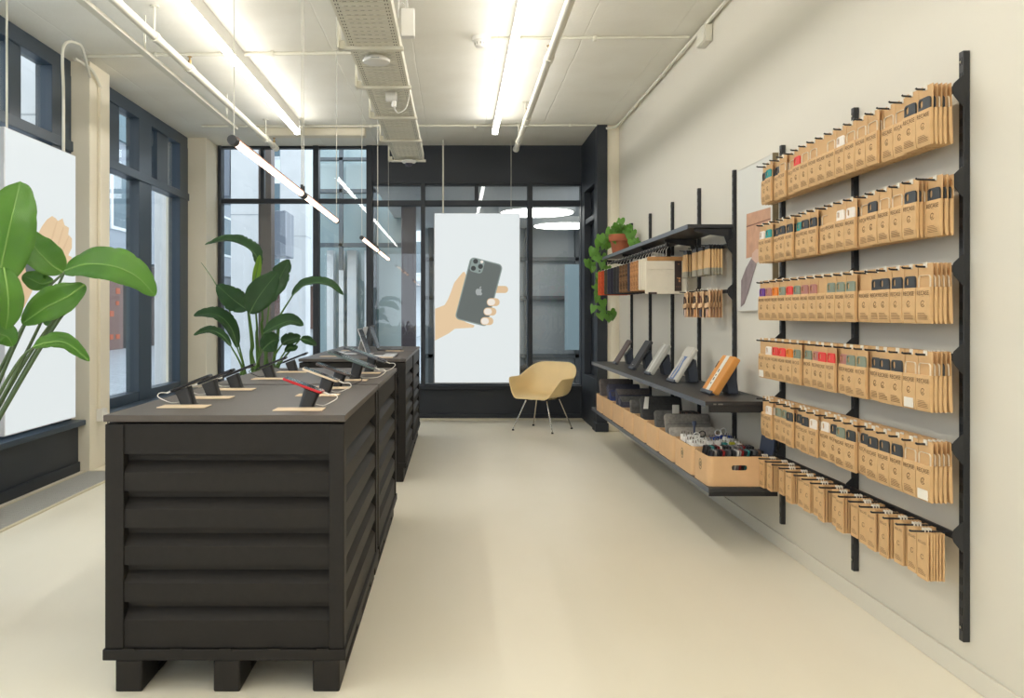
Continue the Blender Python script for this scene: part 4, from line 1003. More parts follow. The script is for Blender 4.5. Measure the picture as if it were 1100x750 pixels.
# bottom rail: slim packets in thick fans
FLATB = MB().prism(rrect(.064, .160, .002, 2, 0, -.070), lambda u, v, d: (d, -u, v), -.0030, .0030).mesh('sleeve', KRAFT)
mbw = MB(); face(mbw, TXT2, -.0034, 0, -.030)
FW = mbw.mesh('wordmark', INK, smooth=False)
mbe = MB(); mbe.prism([(math.cos(a)*.009, math.sin(a)*.009-.075) for a in [.5+i*5.4/16 for i in range(17)]]+[(math.cos(a)*.0076, math.sin(a)*.0076-.075) for a in [.5+i*5.4/16 for i in range(17)]][::-1], lambda u, v, d: (d, -u, v), -.0036, -.0030)
FE = mbe.mesh('emblem', INK, smooth=False)
mbl = MB()
for k, L in enumerate((.030, .038, .046, .046)): mbl.box(-.0036, -.003, .024-L, .024, -.121-k*.005, -.1195-k*.005)
FL = mbl.mesh('fine_print', MATS['faded_ink'], smooth=False)
EDGE = mat('kraft_fold_edge', (176, 136, 92), .8)
z = ROWZ[5]
hook_rail('bottom black hook rail of the six with slim glass packets', z, 2.815, 4.42, UP[:3], PY, tip=1.545)
deep = MB()
for i in range(NP):
    n = rr.choice((5, 6, 6, 7)); j = rr.uniform(-.006, .006)
    front = 1.590+rr.choice((0, 0, .010, .022, .034))
    for k in range(n):
        x = front+k*.0105
        if x > 1.668: break
        y = PY[i]+j+k*rr.uniform(-.0006, .0010)
        if k < 3:
            e = T('slim_kraft_packet', 'slim kraft glass packet, %s %s peg, bottom packet rail' % ('front of' if k == 0 else ORD[k]+' back on', 'nearest' if i == 0 else ORD[i]), 'packet', (x, y, z-.006), 'bottom rail kraft packets', (0, 0, rr.uniform(-.05, .05)))
            inst('sleeve', FLATB, e.o); inst('wordmark', FW, e.o); inst('emblem', FE, e.o); inst('fine_print', FL, e.o)
            inst('hang_tab', TAB, e.o)
        else:
            deep.box(x-.003, x+.003, y-.032, y+.032, z-.156, z+.004)
tag(deep.build('slim_packet_stack', KRAFT2, None, (1.64, 3.6, .43), 0, False), 'further slim kraft packets hanging deep behind the front ones, bottom rail', 'packets', None, 'stuff')

# short rails under the upper shelf: slim pouches and strap cards
PY2 = [5.25, 5.39, 5.53, 5.75]
hook_rail('short upper hook rail under the top shelf with plain kraft pouches', 1.672, 5.14, 5.93, UP[3:5], PY2, tip=1.54, grp='short hook rails')
hook_rail('short lower hook rail with strap cards beside the framed print', 1.388, 5.14, 5.93, UP[3:5], PY2, tip=1.54, grp='short hook rails')
GREYF = mat('grey_pouch_foot', (150, 144, 128), .6)
PB = MB().prism([(-.018, -.004), (-.03, -.006), (-.135, -.007), (-.135, .007), (-.03, .006), (-.018, .004)], lambda u, v, d: (v, d, u), -.045, .045).mesh('body', mat('light_kraft', (216, 176, 124), .7))
PF = MB().prism([(-.136, -.007), (-.175, -.006), (-.178, .0), (-.175, .006), (-.136, .007)], lambda u, v, d: (v, d, u), -.045, .045).mesh('foot_panel', GREYF)
PT = MB().box(-.003, .003, -.045, .045, -.018, .010).mesh('header', BLACKM, smooth=False)
CARD = MB().prism(rrect(.086, .175, .004, 3, 0, -.075), lambda u, v, d: (d, -u, v), .004, .006).mesh('card', mat('strap_card_kraft', (210, 172, 130), .7))
BAND = MB().prism([(-.043, -.075), (.043, -.066), (.043, -.096), (-.043, -.103)], lambda u, v, d: (d, -u, v), -.0068, -.0048).mesh('paper_band', mat('band_kraft', (222, 184, 140), .7), smooth=False)
def strap(c, nm): 
    return MB().tube(spline([(-.001, .028, -.022), (-.001, .032, -.06), (-.001, .028, -.14), (-.001, .008, -.15), (-.001, -.006, -.12), (-.001, -.008, -.05), (-.001, .006, -.025)]), .0038, n=6).mesh('strap', mat(nm, c, .6))
STR = [strap((36, 32, 32), 'black_strap'), strap((104, 60, 46), 'brown_strap'), strap((36, 32, 32), 'black_strap'), strap((70, 44, 40), 'dark_brown_strap')]
CLIPM = [MB().prism(rrect(.028, .05, .006, 4, .0, -.135), lambda u, v, d: (d, -u, v), -.0052, .003).mesh('pouch', mat(n, c, .5)) for n, c in (('pale_pouch', (206, 176, 156)), ('tan_pouch', (208, 150, 100)), ('navy_pouch', (58, 60, 74)), ('rose_pouch', (206, 164, 136)))]
PN = ['nearest', 'second', 'third', 'farthest']
SN = ['rose', 'navy', 'tan', 'pale']
for i, y in enumerate(PY2):
    for k in range(5 if i == 0 else 4):
        x = 1.578+k*.0185
        if x > 1.662: break
        e = T('kraft_pouch', 'plain kraft pouch with grey foot, %s %s peg, short upper hook rail' % ('front of' if k == 0 else ORD[k]+' back on', PN[i]), 'pouch', (x, y+rr.uniform(-.003, .003), 1.672), 'plain kraft pouches', (0, rr.uniform(-.02, .02) if k == 0 else 0, 0))
        inst('body', PB, e.o); inst('foot_panel', PF, e.o); inst('hang_header', PT, e.o)
        e = T('strap_card', 'kraft card with strap and %s pouch, %s %s peg, short lower rail' % (SN[i], 'front of' if k == 0 else ORD[k]+' back on', PN[i]), 'strap card', (x, y+rr.uniform(-.003, .003), 1.388), 'strap cards')
        inst('card', CARD, e.o); inst('strap', STR[(i+k) % 4], e.o); inst('paper_band', BAND, e.o); inst('pouch', CLIPM[3-i], e.o); inst('hang_tab', TAB, e.o)

# ---- clip hangers with sleeves under the upper shelf
ROD = T('hanging_rod', 'black rod under the upper shelf holding the clip hangers', 'rod', (1.50, 7, 1.735))
ROD.part('rod', MB().cyl((1.50, 5.93, 1.735), (1.50, 8.10, 1.735), .010, n=12), BLACKM)
for y in UP[4:]:
    ROD.part('drop_bracket', MB().box(1.494, 1.506, y+.03, y+.042, 1.735, 1.777), BLACKM, smooth=False)
HOOK = MB().tube(spline([(-.014, 0, .0), (-.013, 0, .010), (0, 0, .0155), (.0135, 0, .006), (.012, 0, -.012), (0, 0, -.03), (0, 0, -.075)], 5), .0026, n=6).mesh('hook', WHITE)
HBAR = MB().cyl((-.11, 0, -.076), (.11, 0, -.076), .0035, n=8).mesh('bar', WHITEP)
HCLIP = MB().box(-.012, .012, -.007, .007, -.105, -.066).cyl((-.013, 0, -.082), (.013, 0, -.082), .006, n=8).mesh('clip', WHITE, smooth=False)
CORK = mat('cork', (192, 140, 92), .8, noise=.35, nscale=60); CORKD = mat('dark_cork', (120, 88, 58), .8, noise=.6, nscale=45)
CRM = mat('cream_washable_paper', (236, 227, 208), .8, noise=.03, nscale=12, bump=.5, bscale=30)
FEL = lambda n, c: mat(n, c, .9, noise=.18, nscale=60)
SL = [('orange', FEL('orange_felt', (210, 96, 52))), ('red orange', FEL('red_orange_felt', (204, 82, 44))), ('olive', FEL('olive_felt', (86, 80, 62))), ('navy', FEL('navy_felt', (58, 58, 74))), ('dark navy', FEL('dark_navy_felt', (48, 48, 62))),
      ('charcoal', FEL('charcoal_felt', (56, 56, 58))), ('black grey', FEL('black_grey_felt', (64, 62, 64))), ('speckled dark cork', CORKD), ('dark cork', CORKD), ('mottled cork', CORKD), ('slate navy', FEL('slate_felt', (70, 68, 80))),
      ('light cork', CORK), ('speckled cork', CORK), ('plain cork', CORK), ('cream', CRM), ('cream paper', CRM), ('pale cream', CRM)]
SY = [8.00, 7.83, 7.66, 7.50, 7.36, 7.22, 7.09, 6.96, 6.84, 6.73, 6.62, 6.52, 6.42, 6.33, 6.22, 6.14, 6.06]
WOOD = mat('hanger_wood', (196, 146, 92), .5, noise=.1, nscale=20)
def hanger(y, label, wood=False):
    e = T('clip_hanger', label, 'hanger', (1.50, y, 1.735), 'clip hangers on the rod')
    inst('hook', HOOK, e.o)
    if not wood:
        inst('bar', HBAR, e.o)
        for x in (-.07, .07): inst('clip', HCLIP, e.o, (x, 0, 0))
    return e
def sleeve(y, col, m, w=.285, h=.225, ordn=''):
    e = T('hanging_sleeve', 'hanging %s laptop sleeve, %s from the far end of the rod' % (col, ordn), 'sleeve', (1.50, y, 1.65), 'sleeves on clip hangers')
    e.part('body', MB().prism(rrect(w, h, .010, 4, 0, -h/2), lambda u, v, d: (u, d, v), -.009, .009), m, local=True, bevel=.003)
    e.part('flap', MB().prism(rrect(w-.004, .075, .008, 4, 0, -.036), lambda u, v, d: (u, d, v), -.0125, -.0095), m, local=True)
    return e
for i, ((cn, m), y) in enumerate(zip(SL, SY)):
    hanger(y, 'metal clip hanger holding the %s laptop sleeve' % cn); sleeve(y, cn, m, ordn=ORD[i])
y = 5.97
e = hanger(y, 'wooden bar hanger holding the large cream sleeve, nearest on the rod', True)
e.part('bar', MB().box(-.135, .155, -.014, .014, -.108, -.078), WOOD, local=True, bevel=.004)
t = T('hanging_sleeve', 'large cream paper sleeve with dark brown label, nearest on the rod', 'sleeve', (1.50, y, 1.625), 'sleeves on clip hangers')
h = .235
t.part('body', MB().prism(rrect(.30, h, .010, 4, 0.0, -h/2), lambda u, v, d: (u, d, v), -.013, .013), CRM, local=True, bevel=.005)
t.part('flap', MB().prism(rrect(.296, .06, .006, 4, 0, -.03), lambda u, v, d: (u, d, v), -.018, -.0135), CRM, local=True, bevel=.002)
lb = t.part('label_band', MB().box(.055, .105, -.0215, -.0185, -.215, .0), mat('dark_brown_label', (66, 52, 46), .7), local=True)
t.part('label_print', MB().box(.072, .080, -.0222, -.0216, -.125, -.117).box(.082, .096, -.0222, -.0216, -.132, -.118).box(.082, .096, -.0222, -.0216, -.150, -.136).prism([(.076, -.02), (.090, -.02), (.083, -.03)], lambda u, v, d: (u, d, v), -.0222, -.0216).box(.064, .068, -.0222, -.0216, -.185, -.181).box(.078, .082, -.0222, -.0216, -.185, -.181).box(.092, .096, -.0222, -.0216, -.185, -.181), mat('label_tan', (186, 130, 84), .7), local=True, parent=lb, smooth=False)
t.part('base_tag', MB().box(-.13, -.07, -.016, -.0135, -.236, -.222), MATS['dark_brown_label'], local=True)

# ---- pothos on the upper shelf
t = T('pothos_plant', 'trailing pothos in a terracotta pot on the far end of the upper shelf', 'plant', (1.56, 7.95, 1.801))
TERRA = mat('terracotta', (172, 98, 66), .8, noise=.18, nscale=9)
px_, py_ = 1.56, 7.95
t.part('pot', MB().lathe([(.066, .001), (.070, .004), (.092, .135), (.106, .135), (.112, .20), (.102, .20), (.096, .16), (.01, .15)], (px_, py_, 1.80), 32), TERRA)
t.part('soil', MB().lathe([(.097, .155), (.096, .172), (.01, .176)], (px_, py_, 1.80), 20), MATS['dark_soil'])
HEART = [(0, 0), (.18, .16), (.36, .20), (.5, .06), (.52, -.18), (.40, -.50), (.20, -.80), (0, -1.05), (-.20, -.80), (-.40, -.50), (-.52, -.18), (-.5, .06), (-.36, .20), (-.18, .16)]
LEAFP = leaf_mat('pothos_green', (58, 118, 40), (132, 186, 78))
rr2 = random.Random(11)
fol = MB(); fol.uv = []
def heart(p, s, facing, droop):
    f = Vector(facing).normalized(); up = Vector((0, 0, 1)); rt = up.cross(f).normalized()
    dn = (Matrix.Rotation(droop, 3, rt) @ up)
    roll = rr2.uniform(-.7, .7); R = Matrix.Rotation(roll, 3, f)
    rt2, dn2 = R @ rt, R @ dn
    nn = rt2.cross(dn2)
    o = len(fol.v)
    fol.v.append(p+dn2*(-.35*s)); fol.uv.append((.5, .5))
    for u, v in HEART:
        fol.v.append(p+rt2*u*s+dn2*v*s-nn*(abs(u)*.28*s)-nn*(max(-v, 0)**2*.12*s)); fol.uv.append((.5+u*.5, .5+v*.4))
    n = len(HEART)
    for k in range(n):
        fol.f.append([o, o+1+k, o+1+(k+1) % n]); fol.m.append(0)
vines = []
VP = [[(1.50, 7.92, 1.985), (1.38, 7.98, 2.00), (1.345, 8.04, 1.84), (1.345, 8.08, 1.6), (1.35, 8.1, 1.4), (1.34, 8.1, 1.22)],
      [(1.52, 8.02, 1.985), (1.44, 8.19, 1.99), (1.42, 8.23, 1.8), (1.43, 8.23, 1.55), (1.42, 8.2, 1.38), (1.50, 8.2, 1.24), (1.53, 8.2, 1.25)],
      [(1.50, 7.90, 1.985), (1.36, 7.90, 1.97), (1.31, 7.95, 1.82), (1.28, 7.98, 1.76), (1.27, 8.0, 1.70)],
      [(1.55, 8.05, 1.985), (1.50, 8.2, 1.99), (1.47, 8.24, 1.75), (1.46, 8.24, 1.62)],
      [(1.60, 7.9, 1.99), (1.62, 7.80, 2.02), (1.63, 7.72, 1.95), (1.63, 7.66, 1.90)]]
for vi, vp in enumerate(VP):
    pts = spline(vp, 7); vines.append(pts)
    for n_, k in enumerate(range(3, len(pts), 3)):
        sd = (-1)**n_
        p = pts[k]+Vector((sd*rr2.uniform(.012, .045), rr2.uniform(-.03, .01), rr2.uniform(-.02, .015)))
        if vi == 4: p.x = min(p.x, 1.655)
        heart(p, rr2.uniform(.062, .088), (rr2.uniform(-1.1, .5), -1, rr2.uniform(-.2, .7)), rr2.uniform(-.3, .6))
for k in range(30):
    a = rr2.uniform(0, 2*PI); r = rr2.uniform(.02, .12)
    heart(Vector((min(px_+r*math.cos(a), 1.65), py_+r*math.sin(a), 2.01+rr2.uniform(-.02, .15)*(1-r*3))), rr2.uniform(.05, .08), (rr2.uniform(-1.0, .8), -1, rr2.uniform(-.1, 1.1)), rr2.uniform(-.4, .6))
fo = t.part('foliage', fol, LEAFP); fo['kind'] = 'stuff'
for pts in vines: t.part('vine', MB().tube(pts, .003, n=6), STEMA)

# ---- sleeves on slanted stands, middle shelf
STAND = mat('slate_blue_stand', (62, 68, 80), .4)
def shelf_stand(y, w, L, th, body_m, label, nm='tablet_sleeve', extra=None, x0=1.46, ang=58):
    zt = .786
    st = T('display_stand', 'dark slanted stand under the '+label.split(',')[0].split(' with ')[0], 'stand', (1.60, y, zt), 'slanted shelf stands')
    ca, sa = math.cos(math.radians(ang)), math.sin(math.radians(ang))
    xm = x0+.62*L*ca; zm = zt+.012+.62*L*sa
    st.part('column', MB().prism([(xm+.028, zt+.001), (xm+.088, zt+.001), (xm+.070, zm+.006), (xm+.012, zm-.06)], lambda u, v, d: (u, d, v), y-.055, y+.055), STAND, bevel=.004)
    st.part('base_plate', MB().box(xm+.01, xm+.10, y-.06, y+.06, zt+.0002, zt+.0012), STAND)
    sl = T(nm, label, 'sleeve', (x0, y, zt), 'sleeves on the middle shelf')
    def f(u, v, d): return (x0+v*ca+d*sa-.0, y-u, zt+.012+v*sa-d*ca)   # v along the slope, d behind
    sl.part('body', MB().prism(rrect(w, L, .014, 5, 0, L/2), f, 0, th), body_m, bevel=.005)
    sl.part('lower_lip', MB().prism([(-w/2+.012, -.010), (w/2-.012, -.010), (w/2-.012, .010), (-w/2+.012, .010)], f, -.006, th+.004), STAND, bevel=.002)
    if extra: extra(sl, f)
    return sl
CH = mat('charcoal_sleeve', (66, 66, 68), .7); BRN = mat('brown_grey_sleeve', (104, 92, 88), .7); LG = mat('light_grey_sleeve', (176, 174, 166), .7); LG2 = mat('pale_grey_sleeve', (196, 192, 182), .7)
YEL = mat('amber_orange_sleeve', (214, 146, 70), .6); STR1 = mat('pale_stripe', (206, 206, 200), .6); BLU = mat('blue_printed_paper', (92, 120, 170), .6); PAP = mat('white_paper_band', (226, 224, 216), .6)
shelf_stand(7.70, .17, .25, .018, BRN, 'brown grey tablet sleeve farthest on the middle shelf')
shelf_stand(6.98, .20, .27, .026, CH, 'charcoal tablet sleeve, second from the far end of the middle shelf', extra=lambda s, f: s.part('logo_mark', MB().prism([(-.02, .03), (.0, .03), (.0, .036), (-.02, .036)], f, -.0008, .0), STR1, smooth=False))
def ex3(s, f): s.part('stripe', MB().prism([(-.03, .01), (.02, .01), (.02, .258), (-.03, .258)], f, -.0012, .0), STR1, smooth=False)
shelf_stand(6.38, .20, .26, .028, LG, 'light grey tablet sleeve with white stripe, centre of the middle shelf', extra=ex3)
def ex4(s, f):
    s.part('flap', MB().prism([(-.10, .19), (.10, .19), (.10, .262), (-.10, .262)], f, -.005, .0), LG2, smooth=False)
    s.part('printed_band', MB().prism([(-.055, .012), (.03, .012), (.045, .08), (.02, .15), (.04, .19), (-.03, .19), (-.035, .12), (-.06, .06)], f, -.002, .0), BLU, smooth=False)
    s.part('pale_swoosh', MB().prism([(-.03, .02), (.005, .02), (.012, .09), (-.01, .18), (-.02, .18), (-.012, .09)], f, -.003, -.002), LG2, smooth=False)
shelf_stand(5.68, .215, .26, .022, LG2, 'pale grey tablet sleeve with blue printed band on the middle shelf', extra=ex4)
def ex5(s, f):
    s.part('paper_band', MB().prism([(-.035, .010), (.02, .010), (.02, .242), (-.035, .242)], f, -.0015, .0), PAP, smooth=False)
    m = MB()
    for a, b_ in ((.05, .06), (.075, .095), (.105, .115), (.13, .15)): m.prism([(-.018, a), (-.004, a), (-.004, b_), (-.018, b_)], f, -.0022, -.0015)
    s.part('band_print', m, CH, smooth=False)
    s.part('elastic', MB().prism([(-.10, .20), (-.112, .20), (-.112, .155), (-.10, .155)], f, -.002, .03), BLACKM, smooth=False)
shelf_stand(4.87, .225, .245, .038, YEL, 'amber orange tablet sleeve with white paper band, nearest on the middle shelf', extra=ex5)

# ---- cardboard boxes on the lowest shelf
BY = [(4.385, 4.655), (4.69, 5.07), (5.10, 5.47), (5.50, 5.83), (5.86, 6.25), (6.28, 6.64), (6.67, 7.10), (7.13, 7.56), (7.59, 7.90)]
bl = ['nearest cardboard box, filled with phone cases', 'cardboard box of white chargers, second from the near end', 'cardboard box with light grey felt sleeve, third along', 'cardboard box with black wallet cases, fourth along',
      'cardboard box with large charcoal sleeve and white tag, fifth along', 'cardboard box with grey sleeve, sixth along', 'cardboard box with navy sleeves, seventh along', 'cardboard box with blue lined sleeve, eighth along', 'cardboard box with grey felt sleeve at the far end']
BX0, BX1, BZ0, BZ1 = 1.322, 1.640, .3425, .500
for i, (y0, y1) in enumerate(BY):
    t = T('cardboard_box', bl[i], 'box', ((BX0+BX1)/2, (y0+y1)/2, BZ0), 'cardboard boxes on the lowest shelf')
    cx, cy, w, d = (BX0+BX1)/2, (y0+y1)/2, BX1-BX0, y1-y0
    out = rrect(w, d, .03, 6, cx, cy); inn = rrect(w-.010, d-.010, .026, 6, cx, cy)
    if i in (0, 1):
        # near wall with a hand hole: the side shell is built as a U of three walls and a pierced front board
        pass
    n = len(out); mb = MB()
    zt = BZ1+(.004 if i % 3 == 1 else 0)
    vs = [(u, v, BZ0) for u, v in out]+[(u, v, zt) for u, v in out]+[(u, v, zt) for u, v in inn]+[(u, v, BZ0+.005) for u, v in inn]
    fs = [list(range(n))[::-1], list(range(3*n, 4*n))]
    # front face segment (flat run towards the viewer): between corner 3 and corner 4
    skip = None
    for k in range(n):
        k2 = (k+1) % n
        a, b_ = out[k], out[k2]
        flat_front = abs(a[1]-y0) < 1e-6 and abs(b_[1]-y0) < 1e-6
        if flat_front: skip = k
        if not flat_front: fs += [(k, k2, n+k2, n+k), (2*n+k, 2*n+k2, 3*n+k2, 3*n+k)]
        fs.append((n+k, n+k2, 2*n+k2, 2*n+k))
    mb.add(vs, fs)
    xa, xb = sorted((out[skip][0], out[(skip+1) % n][0]))
    hz = BZ0+.098
    rect = [(xa, BZ0), (xb, BZ0), (xb, zt), (xa, zt)]
    hole = rrect(.082, .026, .0128, 6, cx+.005, hz)
    hole = hole[12:]+hole[:12]
    poly = ring_poly(rect, hole)
    mb.prism(poly, lambda u, v, q: (u, q, v), y0, y0+.005)
    t.part('tray', mb, BOXK)
    if i < 2:
        e = MB(); o = [(math.cos(a)*.024, math.sin(a)*.030) for a in [2*PI*k/24 for k in range(24)]]; q = [(u*.86, v*.86) for u, v in o]
        cyy, czz = y0+(y1-y0)*.52, BZ0+.095
        f = lambda u, v, d: (BX0-d, cyy-u, czz+v)
        e.prism(ring_poly(o, q), f, .0002, .001)
        for a in range(3):
            c, s = math.cos(a*2*PI/3), math.sin(a*2*PI/3)
            e.prism([(c*u-s*v, s*u+c*v) for u, v in ((-.008, .006), (.004, .006), (.004, .002), (.011, .009), (.004, .016), (.004, .012), (-.008, .012))], f, .0002, .001)
        t.part('recycling_mark', e, mat('grey_green_ink', (120, 112, 88), .8), smooth=False)
# near box: rows of loose phone cases
CC = [('dark grey', (58, 58, 62)), ('smoky clear', (150, 146, 142)), ('dark red', (150, 44, 44)), ('black', (36, 36, 40)), ('teal', (60, 140, 140)), ('grey', (110, 110, 112)), ('white', (226, 222, 216)), ('brown', (112, 84, 70))]
def loose_case(x, y, z, c, lean, label, h=.125, w=.075):
    o = rrect(w, h, .012, 4, 0, h/2); q = rrect(w-.012, h-.012, .008, 4, 0, h/2)
    M = Matrix.Translation((x, y, z)) @ Matrix.Rotation(lean, 4, 'Y')
    t = T('phone_case', label, 'phone case', (x, y, z), 'loose phone cases in the nearest box')
    m = mat('loose_case_'+c[0].replace(' ', '_'), c[1], .35)
    t.part('rim', MB().prism(ring_poly(o, q), lambda u, v, d: M @ Vector((d, u, v)), -.0035, .005), m, smooth=False)
    t.part('back', MB().prism(rrect(w-.008, h-.008, .009, 4, 0, h/2), lambda u, v, d: M @ Vector((d, u, v)), .0035, .005), m, smooth=False)
seq = [0, 1, 0, 3, 2, 0, 5, 3, 0, 6, 1, 2, 0, 4, 3, 5, 0, 7, 3]
for k in range(19):
    loose_case(1.342+k*.0145, 4.47+(k % 3)*.004, BZ0+.056, CC[seq[k]], .20, '%s phone case, %s from the aisle side, front row of nearest box' % (CC[seq[k]][0], ORD[k]))
for k in range(17):
    c = CC[seq[(k*5+3) % 19]]
    loose_case(1.346+k*.0155, 4.575+(k % 2)*.006, BZ0+.062, c, .16, '%s phone case, %s from the aisle side, back row of nearest box' % (c[0], ORD[k]))
# tablet case leaning at the near end of the box
t = T('tablet_case', 'navy folding tablet case leaning behind the nearest box at the wall', 'tablet case', (1.655, 4.55, .343))
M = Matrix.Translation((1.668, 4.52, .345)) @ Matrix.Rotation(.15, 4, 'Y')
NV = mat('navy_case', (74, 84, 108), .5)
t.part('cover', MB().prism(rrect(.19, .26, .012, 4, 0, .13), lambda u, v, d: M @ Vector((d, u, v)), -.018, -.010), NV, bevel=.002)
t.part('back', MB().prism(rrect(.19, .26, .012, 4, 0, .13), lambda u, v, d: M @ Vector((d, u, v)), -.008, .0), BLACKM, bevel=.002)
t.part('fold_line', MB().prism([(-.092, .125), (.092, .125), (.092, .13), (-.092, .13)], lambda u, v, d: M @ Vector((d, u, v)), -.019, -.018), BLACKM, smooth=False)
# second box: chargers
WH = mat('charger_white', (232, 230, 226), .35); BLUE = mat('cobalt_blue_plastic', (38, 78, 168), .4)
fill = solo('packing_paper', MB().prism(rrect(.296, .36, .02, 4, (BX0+BX1)/2, 4.88), lambda u, v, d: (u, v, d), BZ0+.006, BZ0+.12), BOXK, 'packing under the white chargers inside the second box', 'packing', off=(1.48, 4.88, BZ0))
def charger(x, y, z, s, m, label, rz):
    t = T('charger', label, 'charger', (x, y, z), 'chargers in the second box', (0, 0, rz))
    t.part('body', MB().box(-s[0]/2, s[0]/2, -s[1]/2, s[1]/2, 0, s[2]), m, local=True, bevel=.006)
    t.part('plug_pin', MB().cyl((-.008, 0, s[2]), (-.008, 0, s[2]+.014), .0022, n=6).cyl((.008, 0, s[2]), (.008, 0, s[2]+.014), .0022, n=6), STEEL, local=True)
    t.part('port', MB().box(-.006, .006, -s[1]/2-.0006, -s[1]/2, s[2]*.4, s[2]*.55), BLACKM, local=True)
for r_, y in enumerate((4.735, 4.795, 4.855, 4.915, 4.975)):
    for k in range(7):
        x = 1.350+k*.0425+rr2.uniform(-.004, .004)
        if k >= 4 and r_ >= 3:
            m, cn = BLUE, 'blue'
        elif k == 4 and r_ == 0: m, cn = mat('teal_plastic', (56, 150, 150), .4), 'teal'
        elif k == 5 and r_ == 0: m, cn = mat('lime_yellow_plastic', (196, 190, 52), .4), 'lime yellow'
        else: m, cn = WH, 'white'
        charger(x, y+rr2.uniform(-.004, .004), BZ0+.1205, (.030, .034, .050+rr2.uniform(0, .022)), m, '%s charger, %s from the aisle, %s row of the second box' % (cn, ORD[k], ORD[r_]), rr2.uniform(-.12, .12))
for k, (x, y) in enumerate(((1.37, 4.765), (1.42, 4.825), (1.53, 4.885), (1.58, 4.945))):
    pts = [(x+.018*math.cos(a)*(1+.1*math.sin(3*a)), y+.004*math.sin(2*a), BZ0+.212+.018*math.sin(a)) for a in [2*PI*i/20*1.9 for i in range(21)]]
    solo('coiled_cable', MB().tube(pts, .0032, n=6), [WH, BLACKM, WH, WH][k], ['white coiled cable on the chargers nearest the aisle', 'black coiled cable on the white chargers', 'white coiled cable near the middle of the charger box', 'white coiled cable beside the blue chargers'][k], 'cable', off=(x, y, BZ0+.19))
t = T('phone_tripod', 'small dark folding phone holder standing on the white chargers', 'holder', (1.43, 5.02, BZ0+.125))
t.part('clamp', MB().cyl((1.43, 5.02, BZ0+.235), (1.43, 5.02, BZ0+.262), .012, n=12), NV, bevel=.002)
t.part('stem', MB().cyl((1.43, 5.02, BZ0+.18), (1.43, 5.02, BZ0+.236), .006, n=10), NV)
for dx, dy in ((-.03, .0), (.03, .005), (0, .03)):
    t.part('leg', MB().tube([(1.43, 5.02, BZ0+.185), (1.43+dx*.6, 5.02+dy*.6, BZ0+.165), (1.43+dx, 5.02+dy, BZ0+.125)], .006, n=8), NV)
# sleeves standing in the other boxes
def box_sleeve(y, x0, x1, zb, zt, lean, th, m, name, label, flap=None, tagc=None, skew=.0):
    t = T(name, label, 'sleeve', ((x0+x1)/2, y, zb), 'sleeves standing in the boxes')
    L = zt-zb
    M = Matrix.Translation(((x0+x1)/2, y, zb)) @ Matrix.Rotation(-lean, 4, 'X') @ Matrix.Rotation(skew, 4, 'Y')
    f = lambda u, v, d: M @ Vector((u, d, v))
    w = x1-x0
    t.part('body', MB().prism(rrect(w, L, .018, 5, 0, L/2), f, -th/2, th/2), m, bevel=.006)
    fp = flap or m
    t.part('flap', MB().prism([(-w/2+.004, L-.012), (w/2-.004, L-.012), (w/2-.02, L-.062), (-w/2+.02, L-.062)], f, -th/2-.005, -th/2-.0005), fp, bevel=.0015)
    t.part('stitch_line', MB().prism([(-w/2+.012, L-.072), (w/2-.012, L-.072), (w/2-.012, L-.0705), (-w/2+.012, L-.0705)], f, -th/2-.001, -th/2), BLACKM, smooth=False)
    if tagc is not None:
        t.part('paper_tag', MB().prism([(-w/2+.01, L-.10), (-w/2+.045, L-.10), (-w/2+.06, L-.01), (-w/2+.03, L-.01)], f, -th/2-.007, -th/2-.0055), tagc, smooth=False)
GF = FEL('grey_felt', (132, 128, 122)); GF2 = FEL('mid_grey_felt', (98, 97, 94)); DKF = FEL('charcoal_thick_felt', (62, 62, 62)); NVF = FEL('navy_grey_felt', (70, 70, 84)); BRF = FEL('brown_grey_felt', (96, 90, 88))
box_sleeve(5.26, 1.335, 1.625, BZ0+.02, .63, .45, .030, GF, 'felt_sleeve', 'light grey felt envelope sleeve in the third box behind the chargers')
box_sleeve(5.17, 1.335, 1.625, BZ0+.02, .555, .45, .020, FEL('pale_felt', (178, 172, 162)), 'felt_sleeve', 'pale felt sleeve peeking before the light grey one, third box')
box_sleeve(5.56, 1.335, 1.47, BZ0+.02, .61, .35, .03, GF2, 'felt_sleeve', 'short grey sleeve at the aisle side of the fourth box')
WAL = mat('black_wallet_leather', (48, 46, 48), .45); TANW = mat('tan_wallet_edge', (176, 126, 92), .6)
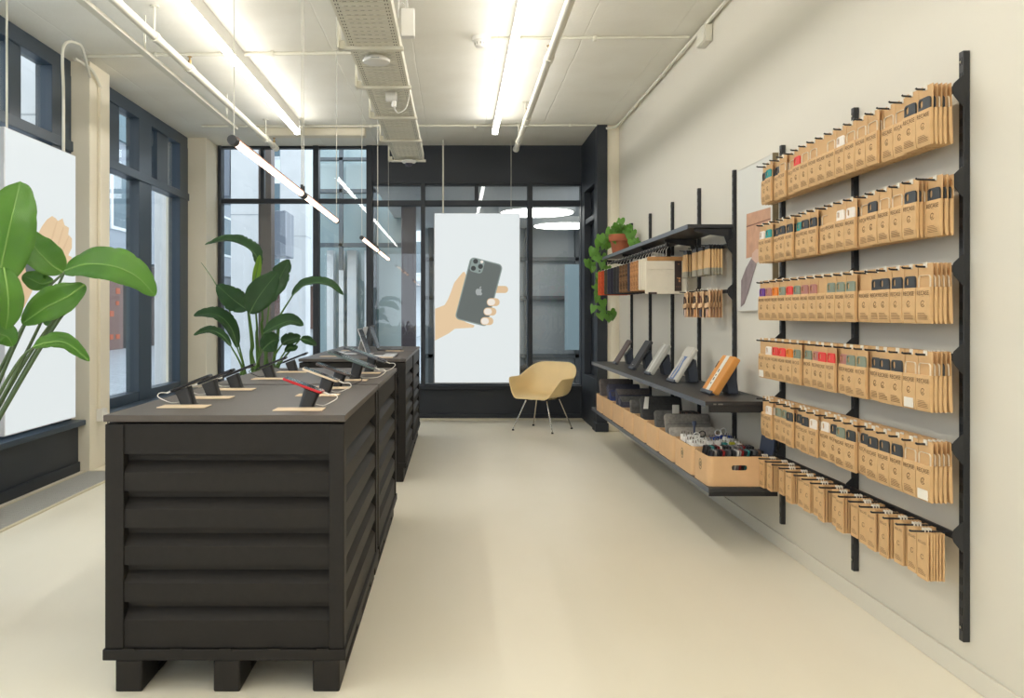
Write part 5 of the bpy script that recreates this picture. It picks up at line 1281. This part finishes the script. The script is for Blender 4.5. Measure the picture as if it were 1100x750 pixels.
for k in range(10):
    x = 1.497+k*.0135
    t = T('wallet_case', 'black wallet case, %s from the aisle in the fourth box' % ORD[k], 'wallet case', (x, 5.66, BZ0+.02), 'wallet cases in the fourth box')
    t.part('cover', MB().prism(rrect(.14, .225, .012, 4, 0, .1125), lambda u, v, d: (x+d+v*.03, 5.66+u, BZ0+.02+v), -.0045, .0045), WAL if k % 3 else MATS['loose_case_brown'] if 'loose_case_brown' in MATS else WAL, bevel=.002)
    t.part('lining', MB().prism(rrect(.145, .215, .010, 4, 0, .1075), lambda u, v, d: (x+d+v*.03, 5.66+u, BZ0+.02+v), -.001, .001), TANW, smooth=False)
t = solo('white_card_sleeve', MB().box(1.44, 1.485, 5.565, 5.572, BZ0+.18, BZ0+.30), PAP, 'small white card standing among the sleeves in the fourth box', 'card', off=(1.46, 5.57, BZ0+.2), bevel=.001)
box_sleeve(5.97, 1.335, 1.628, BZ0+.02, .665, .40, .075, DKF, 'felt_sleeve', 'large thick charcoal sleeve with white tag in the fifth box', tagc=PAP)
box_sleeve(6.36, 1.335, 1.45, BZ0+.02, .60, .3, .03, GF2, 'felt_sleeve', 'grey sleeve at the aisle side of the sixth box')
for k in range(9):
    x = 1.47+k*.0165
    t = T('wallet_case', 'black wallet case, %s from the aisle in the sixth box' % ORD[k], 'wallet case', (x, 6.46, BZ0+.02), 'wallet cases in the sixth box')
    t.part('cover', MB().prism(rrect(.16, .24, .012, 4, 0, .12), lambda u, v, d: (x+d+v*.03, 6.46+u, BZ0+.02+v), -.005, .005), WAL, bevel=.002)
    t.part('lining', MB().prism(rrect(.165, .23, .010, 4, 0, .115), lambda u, v, d: (x+d+v*.03, 6.46+u, BZ0+.02+v), -.001, .001), TANW, smooth=False)
box_sleeve(6.76, 1.335, 1.625, BZ0+.02, .60, .52, .05, NVF, 'felt_sleeve', 'navy grey sleeve nearest in the seventh box', flap=GF2)
box_sleeve(6.88, 1.335, 1.625, BZ0+.02, .655, .52, .04, NVF, 'felt_sleeve', 'taller navy grey sleeve behind in the seventh box', flap=BRF)
box_sleeve(7.20, 1.335, 1.44, BZ0+.02, .60, .45, .03, mat('royal_blue_felt', (52, 64, 112), .85), 'felt_sleeve', 'royal blue sleeve at the aisle side of the eighth box', flap=NVF)
box_sleeve(7.28, 1.335, 1.625, BZ0+.02, .655, .52, .05, NVF, 'felt_sleeve', 'dark navy sleeve behind the royal blue one, eighth box')
box_sleeve(7.68, 1.335, 1.625, BZ0+.02, .665, .45, .05, BRF, 'felt_sleeve', 'brown grey felt sleeve in the box at the far end')
